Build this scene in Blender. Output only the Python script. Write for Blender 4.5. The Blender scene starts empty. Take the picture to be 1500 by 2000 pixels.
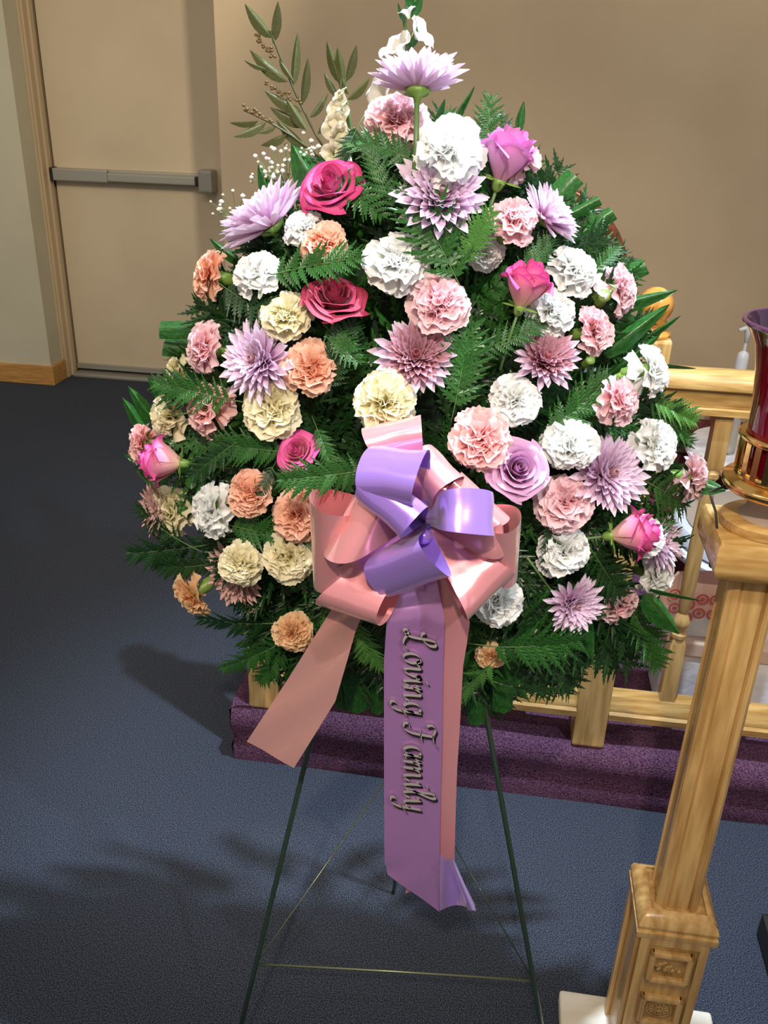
import bpy, bmesh, math, random
import numpy as np
from mathutils import Vector, Matrix
random.seed(7); rng = np.random.RandomState(7)
PI = math.pi
sc = bpy.context.scene
COL = sc.collection

# ------------------------------------------------------------------ camera
FPX, CH = 1750.0, 1.55                       # focal length in pixels, eye height
_d = np.array([630 - 750., 4652 - 1000., FPX]); _d /= np.linalg.norm(_d)
_z = np.array([0, 0, 1.]); _Y = _z - (_z @ _d) * _d; _Y /= np.linalg.norm(_Y)
CM = np.array([np.cross(_Y, -_d), _Y, -_d])  # rows: world X, Y, Z in camera axes (right, down, forward)
CAM = np.array([0, 0, CH])
cd = bpy.data.cameras.new('camera'); cam = bpy.data.objects.new('camera', cd); COL.objects.link(cam)
cd.sensor_fit = 'VERTICAL'; cd.sensor_height = 36; cd.lens = FPX / 2000 * 36; cd.clip_start = .05
_R = Matrix([[CM[i][0], -CM[i][1], -CM[i][2]] for i in range(3)]).to_4x4()
cam.matrix_world = Matrix.Translation((0, 0, CH)) @ _R
sc.camera = cam
# ------------------------------------------------------------------ world, lights, exposure
w = bpy.data.worlds.new('world'); sc.world = w; w.use_nodes = True
w.node_tree.nodes['Background'].inputs[0].default_value = (1.0, .89, .76, 1)
w.node_tree.nodes['Background'].inputs[1].default_value = .45
sc.view_settings.view_transform = 'Standard'; sc.view_settings.look = 'None'
sc.view_settings.gamma = 1; sc.view_settings.use_curve_mapping = False
sc.view_settings.exposure = 0.0

def spot(name, loc, aim, power, col, size_deg, blend=.5, r=.04):
    l = bpy.data.lights.new(name, 'SPOT'); l.energy = power; l.color = col
    l.spot_size = math.radians(size_deg); l.spot_blend = blend; l.shadow_soft_size = r
    o = bpy.data.objects.new(name, l); COL.objects.link(o); o.location = loc
    o.rotation_euler = (Vector(aim) - Vector(loc)).to_track_quat('-Z', 'Y').to_euler()
    return o
spot('cool_ceiling_spot', (.40, 1.18, 3.0), (.50, 1.35, 0), 370, (.72, .85, 1.0), 66, .6, .03)
spot('warm_ceiling_spot', (-.20, -1.0, 3.1), (-.02, 1.3, 1.28), 240, (1.0, .84, .66), 41, .6, .05)
spot('cool_front_spot', (1.35, -.35, 3.0), (.25, 1.25, 1.30), 130, (.84, .91, 1.0), 33, .6, .05)
spot('warm_hall_spot', (-1.9, 2.2, 2.9), (-2.2, 4.67, 1.6), 26, (1.0, .78, .50), 95, .8, .08)
spot('door_spot', (.0, 1.11, 2.95), (-2.05, 4.9, 1.5), 190, (1.0, .84, .60), 46, .7, .03)
spot('wall_washer_left', (-.9, 1.9, 2.95), (-.6, 3.2, 1.6), 34, (1.0, .76, .50), 95, .9, .1)
spot('wall_washer_right', (1.5, 1.8, 2.95), (1.1, 3.2, 1.4), 50, (1.0, .84, .62), 100, .9, .1)
_al = bpy.data.lights.new('added_highlight_panel', 'AREA'); _al.shape = 'RECTANGLE'; _al.size = 1.2; _al.size_y = .3; _al.energy = 13; _al.color = (1, .93, .86)  # two added area lamps overhead, for broad highlights on the satin bow
_ao = bpy.data.objects.new('added_highlight_panel', _al); COL.objects.link(_ao); _ao.location = (.1, -.3, 3.0)
_a2 = bpy.data.objects.new('added_highlight_panel', _al.copy()); COL.objects.link(_a2); _a2.location = (-1.3, .2, 3.0); _a2.data.energy = 9

# ------------------------------------------------------------------ unprojection helpers (room axes U, V are turned 7.5 degrees)
A = math.radians(7.5)
U = np.array([math.cos(A), -math.sin(A), 0]); V = np.array([math.sin(A), math.cos(A), 0])
def ray(px, py):
    return CM @ np.array([(px - 750) / FPX, (py - 1000) / FPX, 1.])
def onY(px, py, y):
    r = ray(px, py); return CAM + r * (y / r[1])
def onV(px, py, v):
    r = ray(px, py); return CAM + r * ((v) / (V @ r))
def W(u, v, z):
    return U * u + V * v + np.array([0, 0, z])

# ------------------------------------------------------------------ materials
MATS = {}
def mat(name, col, rough=.5, metal=0, spec=.5, trans=0, emit=None, coat=0, sheen=0, sub=0, alpha=1):
    if name in MATS: return MATS[name]
    m = bpy.data.materials.new(name); m.use_nodes = True; MATS[name] = m
    b = m.node_tree.nodes['Principled BSDF']
    b.inputs['Base Color'].default_value = (*col, 1); b.inputs['Roughness'].default_value = rough
    b.inputs['Metallic'].default_value = metal; b.inputs['Specular IOR Level'].default_value = spec
    b.inputs['Transmission Weight'].default_value = trans; b.inputs['Coat Weight'].default_value = coat
    b.inputs['Sheen Weight'].default_value = sheen
    if sub:
        b.inputs['Subsurface Weight'].default_value = sub; b.inputs['Subsurface Radius'].default_value = (.006, .004, .003)
        b.inputs['Subsurface Scale'].default_value = 1
    if emit: b.inputs['Emission Color'].default_value = (*emit[0], 1); b.inputs['Emission Strength'].default_value = emit[1]
    return m
def N(m, t, **k):
    n = m.node_tree.nodes.new(t)
    for a, v in k.items(): setattr(n, a, v)
    return n
def L(m, a, b): m.node_tree.links.new(a, b)
def noise_mat(name, c1, c2, scale, rough=.6, bump=0, stretch=(1, 1, 1), detail=4, bdist=.002, lo=.35, hi=.65, coords='Object', **k):
    if name in MATS: return MATS[name]
    m = mat(name, c1, rough, **k); b = m.node_tree.nodes['Principled BSDF']
    tc = N(m, 'ShaderNodeTexCoord'); mp = N(m, 'ShaderNodeMapping'); mp.inputs['Scale'].default_value = stretch
    nz = N(m, 'ShaderNodeTexNoise'); nz.inputs['Scale'].default_value = scale; nz.inputs['Detail'].default_value = detail
    cr = N(m, 'ShaderNodeValToRGB'); cr.color_ramp.elements[0].position = lo; cr.color_ramp.elements[1].position = hi
    cr.color_ramp.elements[0].color = (*c1, 1); cr.color_ramp.elements[1].color = (*c2, 1)
    L(m, tc.outputs[coords], mp.inputs[0]); L(m, mp.outputs[0], nz.inputs['Vector']); L(m, nz.outputs['Fac'], cr.inputs[0])
    L(m, cr.outputs[0], b.inputs['Base Color'])
    if bump:
        bp = N(m, 'ShaderNodeBump'); bp.inputs['Strength'].default_value = bump; bp.inputs['Distance'].default_value = bdist
        L(m, nz.outputs['Fac'], bp.inputs['Height']); L(m, bp.outputs[0], b.inputs['Normal'])
    return m
def petal_mat(name, base, mid, edge, rough=.55, pm=.45, pe=.85, transl=.34, vein=False):
    """colour runs from petal base (v=0) to petal edge (v=1)"""
    m = bpy.data.materials.new(name); m.use_nodes = True; MATS[name] = m
    nt = m.node_tree; b = nt.nodes['Principled BSDF']; out = nt.nodes['Material Output']
    uv = N(m, 'ShaderNodeUVMap'); sp = N(m, 'ShaderNodeSeparateXYZ'); L(m, uv.outputs[0], sp.inputs[0])
    cr = N(m, 'ShaderNodeValToRGB'); e = cr.color_ramp.elements
    e[0].position = 0; e[0].color = (*base, 1); e[1].position = 1; e[1].color = (*edge, 1)
    k = e.new(pm); k.color = (*mid, 1); k2 = e.new(pe); k2.color = (*[(a * .4 + c * .6) for a, c in zip(mid, edge)], 1)
    L(m, sp.outputs[1], cr.inputs[0])
    col = cr.outputs[0]
    if vein:
        wv = N(m, 'ShaderNodeTexWave'); wv.wave_type = 'BANDS'; wv.bands_direction = 'X'
        wv.inputs['Scale'].default_value = 5; wv.inputs['Distortion'].default_value = 1.5
        L(m, uv.outputs[0], wv.inputs[0])
        bp = N(m, 'ShaderNodeBump'); bp.inputs['Strength'].default_value = .25; bp.inputs['Distance'].default_value = .001
        L(m, wv.outputs['Fac'], bp.inputs['Height']); L(m, bp.outputs[0], b.inputs['Normal'])
    L(m, col, b.inputs['Base Color']); b.inputs['Roughness'].default_value = rough
    b.inputs['Specular IOR Level'].default_value = .35
    tr = N(m, 'ShaderNodeBsdfTranslucent'); mx = N(m, 'ShaderNodeMixShader'); mx.inputs[0].default_value = transl
    L(m, col, tr.inputs[0]); L(m, b.outputs[0], mx.inputs[1]); L(m, tr.outputs[0], mx.inputs[2]); L(m, mx.outputs[0], out.inputs[0])
    return m
def leaf_mat(name, c1, c2, rough=.35, scale=30, transl=.15, spec=.5):
    m = noise_mat(name, c1, c2, scale, rough=rough, bump=.2, bdist=.001, spec=spec)
    nt = m.node_tree; b = nt.nodes['Principled BSDF']; out = nt.nodes['Material Output']
    tr = N(m, 'ShaderNodeBsdfTranslucent'); mx = N(m, 'ShaderNodeMixShader'); mx.inputs[0].default_value = transl
    tr.inputs[0].default_value = (*[x * 1.3 for x in c2], 1)
    L(m, b.outputs[0], mx.inputs[1]); L(m, tr.outputs[0], mx.inputs[2]); L(m, mx.outputs[0], out.inputs[0])
    return m

M_carpet = noise_mat('charcoal_carpet', (.009, .012, .019), (.092, .111, .155), 430, .95, bump=.45, bdist=.003, detail=10, coords='Object', spec=.15, lo=.40, hi=.64)
M_purple = noise_mat('purple_carpet', (.050, .018, .045), (.175, .085, .150), 260, .95, bump=1, bdist=.005, detail=3, spec=.1, lo=.36, hi=.66)
M_wall = noise_mat('beige_wall', (.46, .38, .275), (.50, .42, .305), 3, .85, bump=.05, spec=.2)
M_wallL = noise_mat('grey_beige_wall', (.53, .52, .42), (.57, .56, .455), 3, .85, spec=.2)
M_door = noise_mat('cream_door_paint', (.60, .52, .39), (.66, .575, .44), 2.2, .6, spec=.3)
M_jamb = noise_mat('tan_frame_paint', (.52, .42, .29), (.56, .455, .315), 2, .55, spec=.4)
M_oakb = noise_mat('oak_baseboard', (.42, .21, .055), (.60, .34, .11), 9, .45, stretch=(.6, 6, 14))
M_wood = noise_mat('light_oak', (.40, .225, .070), (.61, .39, .15), 16, .32, stretch=(5, 5, .5), bump=.1, detail=6, coat=.25)
M_woodh = noise_mat('light_oak_horizontal', (.37, .20, .05), (.57, .36, .13), 16, .32, stretch=(.5, 5, 6), bump=.1, detail=6, coat=.25)
M_amber = noise_mat('amber_varnished_oak', (.42, .17, .03), (.62, .30, .06), 14, .2, stretch=(4, 4, .6), coat=.5)
M_woodd = noise_mat('carved_oak', (.30, .16, .05), (.50, .31, .11), 40, .4, bump=.4, bdist=.001)
M_pale = noise_mat('worn_pale_wood', (.74, .68, .55), (.82, .80, .73), 9, .5, stretch=(1, 4, 1))
M_steel = mat('brushed_steel', (.42, .42, .39), .42, metal=.45)
M_black = mat('black_plastic', (.012, .012, .012), .5)
M_brass = mat('polished_brass', (.78, .50, .17), .16, metal=1)
M_wire = mat('dark_green_wire', (.015, .035, .022), .35, coat=.4)
M_wire2 = mat('thin_bright_wire', (.22, .25, .16), .3, metal=.8)
M_marble = noise_mat('white_marble', (.50, .48, .50), (.72, .71, .73), 7, .25, detail=8, stretch=(1, 3, 1))
M_whitep = noise_mat('white_gloss_paint', (.68, .72, .80), (.76, .80, .88), 10, .3)
M_taupe = mat('taupe_cloth', (.36, .29, .23), .8)
M_burg = noise_mat('burgundy_fabric', (.075, .012, .018), (.13, .024, .034), 120, .85, bump=.3)
M_cherry = noise_mat('cherry_wood', (.13, .028, .012), (.27, .07, .03), 12, .28, stretch=(1, 1, 5), coat=.4)
M_dkwood = mat('near_black_wood', (.022, .010, .012), .35)
M_bagw = noise_mat('white_plastic_film', (.66, .68, .74), (.80, .82, .88), 14, .4, bump=.6, bdist=.01)
M_bagp = mat('pink_paper', (.78, .50, .42), .7)
M_ring = mat('red_ring_print', (.62, .12, .12), .7)
M_card = mat('pale_carton', (.60, .44, .36), .75)
M_clear = mat('clear_plastic', (.85, .9, .92), .12, trans=.85)
M_cap = mat('translucent_white_cap', (.62, .66, .74), .4)
M_redglass = mat('red_glass', (.17, .0, .012), .06, trans=.3, coat=.6)
M_glassrim = mat('dark_glass_rim', (.06, .015, .05), .08, coat=1)
M_wax = mat('pale_wax', (.55, .58, .56), .5)
M_silver = mat('silver_foil', (.62, .54, .52), .5, metal=.6)
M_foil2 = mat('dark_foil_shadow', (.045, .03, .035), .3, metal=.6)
M_foam = noise_mat('green_floral_foam', (.008, .020, .008), (.015, .035, .012), 60, .95)

M_stem = mat('green_stem', (.085, .16, .045), .45)
M_calyx = mat('green_calyx', (.17, .30, .055), .4)
M_leafA = leaf_mat('fern_green', (.012, .062, .010), (.038, .155, .024), .30)
M_leafB = leaf_mat('fern_dark_shaded_green', (.005, .028, .007), (.016, .070, .013), .33)  # dark green deepened further to paint in shade between the blooms
M_leafC = leaf_mat('fern_light_green', (.045, .16, .025), (.10, .28, .05), .33)
M_broad = leaf_mat('broad_leaf_green', (.012, .065, .012), (.028, .13, .022), .28, scale=12)
M_olive = leaf_mat('olive_leaf', (.055, .065, .018), (.10, .11, .035), .45, scale=20)
M_glad = petal_mat('gladiolus_white', (.55, .60, .40), (.78, .76, .68), (.84, .82, .78), vein=False, transl=.35)
M_snap = petal_mat('snapdragon_cream', (.55, .60, .30), (.74, .70, .48), (.84, .80, .64), vein=False, transl=.3)
M_ostem = mat('olive_twig', (.06, .065, .02), .6)
M_berry = mat('brown_bud', (.12, .075, .02), .6)
M_gyp = mat('babys_breath_white', (.68, .64, .52), .7)

CARN = {
 'white': petal_mat('carnation_white', (.74, .78, .58), (.90, .91, .86), (.96, .97, .97)),
 'cream': petal_mat('carnation_cream', (.72, .66, .30), (.84, .77, .46), (.92, .87, .66)),
 'pink': petal_mat('carnation_pink', (.86, .27, .30), (.92, .49, .53), (.96, .75, .79)),
 'salmon': petal_mat('carnation_salmon', (.82, .17, .10), (.90, .40, .36), (.96, .68, .68)),
 'peach': petal_mat('carnation_peach', (.88, .25, .09), (.92, .43, .25), (.95, .64, .50)),
 'apricot': petal_mat('carnation_apricot', (.82, .36, .12), (.88, .50, .23), (.93, .68, .43)),
 'blush': petal_mat('carnation_blush', (.74, .30, .34), (.86, .55, .58), (.93, .74, .78)),
}
ROSE = {
 'magenta': petal_mat('rose_magenta', (.66, .34, .44), (.68, .24, .40), (.55, .020, .15), vein=False, transl=.12),
 'pink': petal_mat('rose_pink', (.84, .56, .38), (.80, .36, .42), (.70, .06, .32), vein=False, transl=.15),
 'lilac': petal_mat('rose_lilac', (.70, .34, .44), (.66, .30, .56), (.72, .24, .56), vein=False, transl=.15),
 'shaded': petal_mat('rose_shaded', (.32, .13, .13), (.28, .08, .10), (.40, .03, .08), vein=False, transl=.08),  # darkened: the overhead shade on this rose is put into its colour
 'lavender': petal_mat('rose_lavender', (.52, .22, .36), (.56, .27, .46), (.66, .38, .62), vein=False, transl=.12),
}
M_mum = petal_mat('mum_lilac', (.66, .28, .44), (.80, .56, .76), (.90, .79, .91), vein=False, transl=.28)
M_mumd = petal_mat('mum_dusky', (.40, .13, .16), (.52, .24, .28), (.66, .40, .48), vein=False, transl=.15)
M_mumc = petal_mat('mum_centre', (.34, .08, .07), (.50, .16, .18), (.62, .30, .36), vein=False, transl=.1)
M_mumbr = petal_mat('mum_brown', (.34, .14, .12), (.46, .24, .22), (.62, .40, .38), vein=False, transl=.15)
def satin(name, c1, c2, rough=.30):
    m = mat(name, c1, rough, metal=.45, spec=.7, coat=.6, sheen=.15)
    b = m.node_tree.nodes['Principled BSDF']; b.inputs['Anisotropic'].default_value = .6
    lw = N(m, 'ShaderNodeLayerWeight'); lw.inputs[0].default_value = .35
    mx = N(m, 'ShaderNodeMix', data_type='RGBA'); mx.inputs[6].default_value = (*c1, 1); mx.inputs[7].default_value = (*c2, 1)
    L(m, lw.outputs['Facing'], mx.inputs[0]); L(m, mx.outputs[2], b.inputs['Base Color'])
    return m
M_rpink = satin('rose_pink_satin', (.84, .33, .38), (.88, .47, .38), .24)
M_rpurp = satin('violet_satin', (.36, .20, .76), (.60, .37, .76), .24)
M_tailp = satin('dusty_pink_ribbon', (.78, .38, .34), (.76, .42, .36), .4)
M_tailv = satin('mauve_ribbon', (.44, .20, .50), (.50, .26, .50), .36)

# ------------------------------------------------------------------ mesh helpers
def mesh(name, verts, faces, m, uvs=None, smooth=True):
    me = bpy.data.meshes.new(name); me.from_pydata([tuple(v) for v in verts], [], faces)
    if m is not None: me.materials.append(m)
    if uvs is not None:
        ul = me.uv_layers.new(name='UVMap'); idx = np.empty(len(me.loops), dtype=np.int32); me.loops.foreach_get('vertex_index', idx)
        ul.data.foreach_set('uv', np.asarray(uvs, dtype=np.float32)[idx].ravel())
    if smooth: me.polygons.foreach_set('use_smooth', [True] * len(me.polygons))
    me.update(); return me
def obj(name, me, parent=None):
    o = bpy.data.objects.new(name, me); COL.objects.link(o)
    if parent is not None: o.parent = parent
    return o
def tag(o, label=None, cat=None, group=None, kind=None):
    if label: o['label'] = label
    if cat: o['category'] = cat
    if group: o['group'] = group
    if kind: o['kind'] = kind
    return o
def empty(name, loc=(0, 0, 0), label=None, cat=None, group=None, rot=None, scale=1):
    o = bpy.data.objects.new(name, None); COL.objects.link(o); o.empty_display_size = .02
    o.location = loc; o.scale = (scale,) * 3
    if rot is not None: o.rotation_euler = rot
    return tag(o, label, cat, group)
class MB:
    def __init__(s): s.v = []; s.f = []; s.uv = []
    def add(s, v, f, uv=None):
        b = len(s.v); s.v.extend([tuple(map(float, p)) for p in v]); s.f.extend([tuple(i + b for i in q) for q in f])
        s.uv.extend([tuple(map(float, q)) for q in uv] if uv is not None else [(0, 0)] * len(v)); return s
    def grid(s, P, uv=None, closed=False):
        """P[i][j] -> point"""
        P = np.asarray(P, dtype=float); n, m = P.shape[:2]; f = []
        for i in range(n - 1):
            for j in range(m - 1 if not closed else m):
                j2 = (j + 1) % m
                f.append((i * m + j, i * m + j2, (i + 1) * m + j2, (i + 1) * m + j))
        if uv is not None: uv = np.asarray(uv).reshape(-1, 2)
        return s.add(P.reshape(-1, 3), f, uv)
    def box(s, c, h, ax=None):
        c = np.asarray(c, float); ax = np.eye(3) if ax is None else np.asarray(ax, float)
        v = [c + sx * h[0] * ax[0] + sy * h[1] * ax[1] + sz * h[2] * ax[2] for sx in (-1, 1) for sy in (-1, 1) for sz in (-1, 1)]
        return s.add(v, [(0, 1, 3, 2), (4, 6, 7, 5), (0, 4, 5, 1), (2, 3, 7, 6), (0, 2, 6, 4), (1, 5, 7, 3)])
    def tube(s, pts, r, n=8, caps=True):
        pts = [np.asarray(p, float) for p in pts]; rs = r if hasattr(r, '__len__') else [r] * len(pts)
        P = []; prev = None
        for i, p in enumerate(pts):
            t = pts[min(i + 1, len(pts) - 1)] - pts[max(i - 1, 0)]; t = t / (np.linalg.norm(t) + 1e-12)
            if prev is None:
                a = np.array([0, 0, 1.]) if abs(t[2]) < .9 else np.array([1., 0, 0])
            else: a = prev
            x = a - (a @ t) * t; x /= np.linalg.norm(x); prev = x; y = np.cross(t, x)
            P.append([p + rs[i] * (math.cos(k * 2 * PI / n) * x + math.sin(k * 2 * PI / n) * y) for k in range(n)])
        b = len(s.v); s.grid(P, closed=True)
        if caps:
            s.f.append(tuple(b + k for k in range(n))[::-1]); s.f.append(tuple(b + (len(pts) - 1) * n + k for k in range(n)))
        return s
    def lathe(s, prof, c=(0, 0, 0), n=32, caps=True):
        c = np.asarray(c, float); b = len(s.v)
        P = [[c + np.array([r * math.cos(k * 2 * PI / n), r * math.sin(k * 2 * PI / n), z]) for k in range(n)] for r, z in prof]
        s.grid(P, closed=True)
        if caps:
            s.f.append(tuple(b + k for k in range(n))[::-1]); s.f.append(tuple(b + (len(prof) - 1) * n + k for k in range(n)))
        return s
    def mesh(s, name, m, smooth=True): return mesh(name, s.v, s.f, m, s.uv, smooth)
    def build(s, name, m, parent=None, smooth=False, bevel=0, seg=2):
        o = obj(name, s.mesh(name, m, smooth), parent)
        if bevel:
            bm = bmesh.new(); bm.from_mesh(o.data)
            bmesh.ops.bevel(bm, geom=bm.edges[:], offset=bevel, segments=seg, affect='EDGES', profile=.6, clamp_overlap=True)
            bm.to_mesh(o.data); bm.free()
        return o
RX = (U, V, np.array([0, 0, 1.]))
def rbox(u0, u1, v0, v1, z0, z1):
    return MB().box(W((u0 + u1) / 2, (v0 + v1) / 2, (z0 + z1) / 2), ((u1 - u0) / 2, (v1 - v0) / 2, (z1 - z0) / 2), RX)
def struct(name, mb, m, **k):
    return tag(mb.build(name, m, **k), kind='structure')
def smooth_by_angle(o, ang=40):
    o.data.polygons.foreach_set('use_smooth', [True] * len(o.data.polygons))
    bm = bmesh.new(); bm.from_mesh(o.data)
    for e in bm.edges:
        if len(e.link_faces) == 2 and e.calc_face_angle(0) > math.radians(ang): e.smooth = False
    bm.to_mesh(o.data); bm.free(); return o

# ------------------------------------------------------------------ room shell
struct('floor', MB().add([(-7, -3, 0), (6, -3, 0), (6, 9, 0), (-7, 9, 0)], [(0, 1, 2, 3)]), M_carpet)
struct('wall_left', rbox(-5.5, -2.44, 4.44, 4.60, 0, 3.2), M_wallL)
struct('wall_back', rbox(-1.03, 4.5, 3.20, 3.36, 0, 3.2), M_wall)
struct('wall_side', rbox(-1.03, -.90, 3.36, 4.76, 0, 3.2), M_wall)
struct('wall_recess', rbox(-3.2, -.9, 4.76, 4.86, 0, 3.2), M_wall)
struct('wall_above_door', rbox(-2.44, -1.03, 4.44, 4.76, 2.15, 3.2), M_wall)
bb = empty('baseboard_left', W(-2.6, 4.42, 0)); tag(bb, kind='structure')
bb.location = (0, 0, 0)
rbox(-5.5, -2.422, 4.422, 4.44, 0, .105).build('board', M_oakb, bb, bevel=.004)
rbox(-2.44, -2.422, 4.44, 4.575, 0, .105).build('board', M_oakb, bb, bevel=.004)
dt = tag(empty('trim_1'), kind='structure')           # painted metal door frame with steps
rbox(-2.44, -2.418, 4.58, 4.74, 0, 2.15).build('jamb', M_jamb, dt, bevel=.003)
rbox(-2.436, -2.405, 4.62, 4.66, 0, 2.13).build('stop', M_jamb, dt, bevel=.004)
rbox(-2.452, -2.430, 4.57, 4.585, .105, 2.13).build('face', M_jamb, dt, bevel=.003)
rbox(-2.44, -1.03, 4.62, 4.74, 2.10, 2.15).build('head', M_jamb, dt, bevel=.003)
d1 = tag(empty('door_1'), kind='structure')
rbox(-2.400, -1.35, 4.67, 4.715, .035, 2.10).build('panel', M_door, d1, bevel=.003)
rbox(-2.398, -1.35, 4.655, 4.67, .035, .065).build('sweep', M_steel, d1, bevel=.003)
rbox(-2.40, -1.04, 4.60, 4.72, 0, .018).build('threshold', M_steel, d1, bevel=.004)
rbox(-1.345, -1.03, 4.66, 4.74, 0, 2.1).build('frame', M_door, d1)
pb = empty('exit_push_bar', W(-1.95, 4.64, 1.07), 'grey metal push bar across the cream door', 'push bar')
def loc(o):  # world-built part under an offset root
    return o
def part(mb, name, m, root, smooth=False, bevel=0, seg=2, ang=None, label=None):
    """part built in world coordinates below an Empty that stands elsewhere (unscaled, unrotated)"""
    l = np.array(root.location); mb.v = [tuple(np.array(p) - l) for p in mb.v]
    o = mb.build(name, m, root, smooth, bevel, seg)
    if ang: smooth_by_angle(o, ang)
    if label: o['label'] = label
    return o
part(rbox(-2.385, -2.09, 4.61, 4.67, 1.045, 1.105), 'housing', M_steel, pb, bevel=.006)
part(rbox(-2.09, -1.58, 4.632, 4.67, 1.045, 1.105), 'rail', M_steel, pb, bevel=.004)
part(rbox(-2.085, -1.62, 4.598, 4.632, 1.052, 1.094), 'push_pad', M_steel, pb, bevel=.008, seg=3)
part(rbox(-2.398, -2.384, 4.606, 4.67, 1.042, 1.108), 'end_cap', M_black, pb, bevel=.004)
part(rbox(-1.62, -1.60, 4.600, 4.632, 1.050, 1.096), 'end_cap', M_black, pb, bevel=.004)
part(rbox(-1.60, -1.525, 4.585, 4.67, 1.02, 1.13), 'latch_case', M_steel, pb, bevel=.012, seg=3)
# platform with rolled carpet nosing
_prof = [(.0, .0), (-.006, .04), (.004, .075), (-.012, .10), (-.016, .13), (-.006, .155), (.015, .168), (.05, .172), (1.5, .172)]
us = np.linspace(-.585, 3.6, 60)
P = []
for (dv, z) in _prof:
    P.append([W(u, 1.705 + dv + .004 * math.sin(u * 9) * (z > .02), z + .003 * math.sin(u * 13 + z * 9) * (z > .02)) for u in us])
mbp = MB().grid(P)
Ps = []
for (dv, z) in _prof[:8]:
    Ps.append([W(-.585 + max(dv, -.006), v, z) for v in np.linspace(1.705, 3.2, 14)])
mbp.grid(Ps[::-1])
st = struct('floor_platform', mbp, M_purple, smooth=True)

# ------------------------------------------------------------------ altar rail
rail_root = empty('altar_rail', W(.27, 1.74, .172), 'light oak altar rail with ball finial newel on the purple step', 'railing')
def newel(u, v=1.745, w=.037, ztop=1.13, ball=True, label=None):
    body = MB()
    body.box(W(u, v, (.165 + ztop) / 2), (w, w, (ztop - .165) / 2), RX)
    o = part(body, 'newel_post', M_wood, rail_root, bevel=.006, seg=2, label=label)
    if ball:
        c = W(u, v, 0); l = np.array(rail_root.location)
        pr = [(.036, ztop), (.036, ztop + .008), (.024, ztop + .014), (.020, ztop + .022), (.027, ztop + .028)]
        for k in range(9):
            t = -PI / 2 + .75 + k * (PI - .76) / 8
            pr.append((max(.034 * math.cos(t), .001), ztop + .058 + .034 * math.sin(t)))
        m = MB().lathe(pr, c, 28); m.v = [tuple(np.array(p) - np.array(o.matrix_world.translation) - l) for p in m.v]
        m.build('ball_finial', M_amber, o, smooth=True)
    return o
newel(.272); newel(-.505); newel(1.9)
def railprof(u0, u1, prof, name, m):
    Pp = [[W(u, 1.745 + dv, z) for u in (u0, u1)] for dv, z in prof + [prof[0]]]
    mb = MB().grid(Pp); n = len(prof)
    mb.f.append(tuple(2 * k for k in range(n))[::-1]); mb.f.append(tuple(2 * k + 1 for k in range(n)))
    return part(mb, name, m, rail_root, smooth=False, ang=50)
top_prof = [(a, b - .011) for a, b in [(-.030, 1.000), (-.030, 1.012), (-.022, 1.018), (-.024, 1.046), (-.036, 1.052), (-.038, 1.066), (-.028, 1.080), (0, 1.085), (.028, 1.080), (.038, 1.066), (.036, 1.052), (.024, 1.046), (.022, 1.018), (.030, 1.012), (.030, 1.000)]]
bot_prof = [(-.034, .245), (-.036, .262), (-.030, .268), (-.031, .276), (-.026, .284), (-.018, .302), (0, .306), (.018, .302), (.026, .284), (.034, .262), (.034, .245)]
for a, b in ((-.49, .236), (.309, 1.864)):
    railprof(a, b, top_prof, 'top_rail', M_woodh); railprof(a, b, bot_prof, 'bottom_rail', M_woodh)
def baluster_mesh():
    mb = MB(); hw = .0165
    def sq(z0, z1, cap0, cap1):
        P = []
        rings = [(z0, hw if not cap0 else hw * .55), (z0 + (.012 if cap0 else 0), hw), (z1 - (.022 if cap1 else 0), hw), (z1, hw if not cap1 else hw * .55)]
        for z, h in rings: P.append([W(0, 0, 0) + h * (sx * U + sy * V) + np.array([0, 0, z]) for sx, sy in ((-1, -1), (1, -1), (1, 1), (-1, 1))])
        mb.grid(P, closed=True)
    sq(.285, .475, False, True); sq(.865, 1.005, True, False)
    pr = [(.010, .462), (.017, .47), (.017, .478), (.012, .484), (.012, .490), (.018, .500), (.0185, .510), (.014, .522), (.010, .530), (.012, .54), (.0155, .60), (.0160, .70), (.0140, .80), (.011, .835), (.010, .845), (.016, .852), (.016, .862), (.010, .870)]
    mb.lathe(pr, (0, 0, 0), 18)
    o = mb.mesh('baluster', M_wood, True); return o
bme = baluster_mesh(); bo = None
for u in list(.434 + .152 * np.arange(9)) + list(.12 - .152 * np.arange(4)):
    if abs(u - 1.9) < .1: continue
    if bo is None: bo = bpy.data.objects.new('baluster', bme); smooth_by_angle_needed = True
    else: bo = bo.copy()
    COL.objects.link(bo); bo.parent = rail_root; bo.location = W(u, 1.745, 0) - np.array(rail_root.location)
smooth_by_angle(bo, 35)

# ------------------------------------------------------------------ things behind the rail
def turned_leg(c, z0, z1, r):
    h = z1 - z0
    return MB().lathe([(r * .5, z0), (r, z0 + .03 * h), (r * .5, z0 + .12 * h), (r * .9, z0 + .3 * h), (r * 1.1, z0 + .5 * h), (r * .7, z0 + .75 * h), (r * 1.2, z0 + .82 * h), (r * .9, z1)], c, 16)
def round_table(name, cu, cv, R, zt, th, mt, label, tops=None):
    c = W(cu, cv, 0); root = empty(name, c + np.array([0, 0, .172]), label, 'table')
    part(MB().lathe([(R * .93, zt - th), (R, zt - th * .75), (R, zt - th * .3), (R * .96, zt)], c, 56), 'tabletop', mt, root, ang=40)
    for k in range(4 if mt is M_whitep else 1):
        a = k * PI / 2 + .5
        if mt is not M_whitep:
            part(turned_leg(c, .172, zt - th, .03), 'pedestal', M_dkwood, root, smooth=True); break
        part(turned_leg(c + np.array([R * .45 * math.cos(a), R * .45 * math.sin(a), 0]), .172, zt - th, .017), 'leg', M_dkwood, root, smooth=True)
    return root
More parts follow.
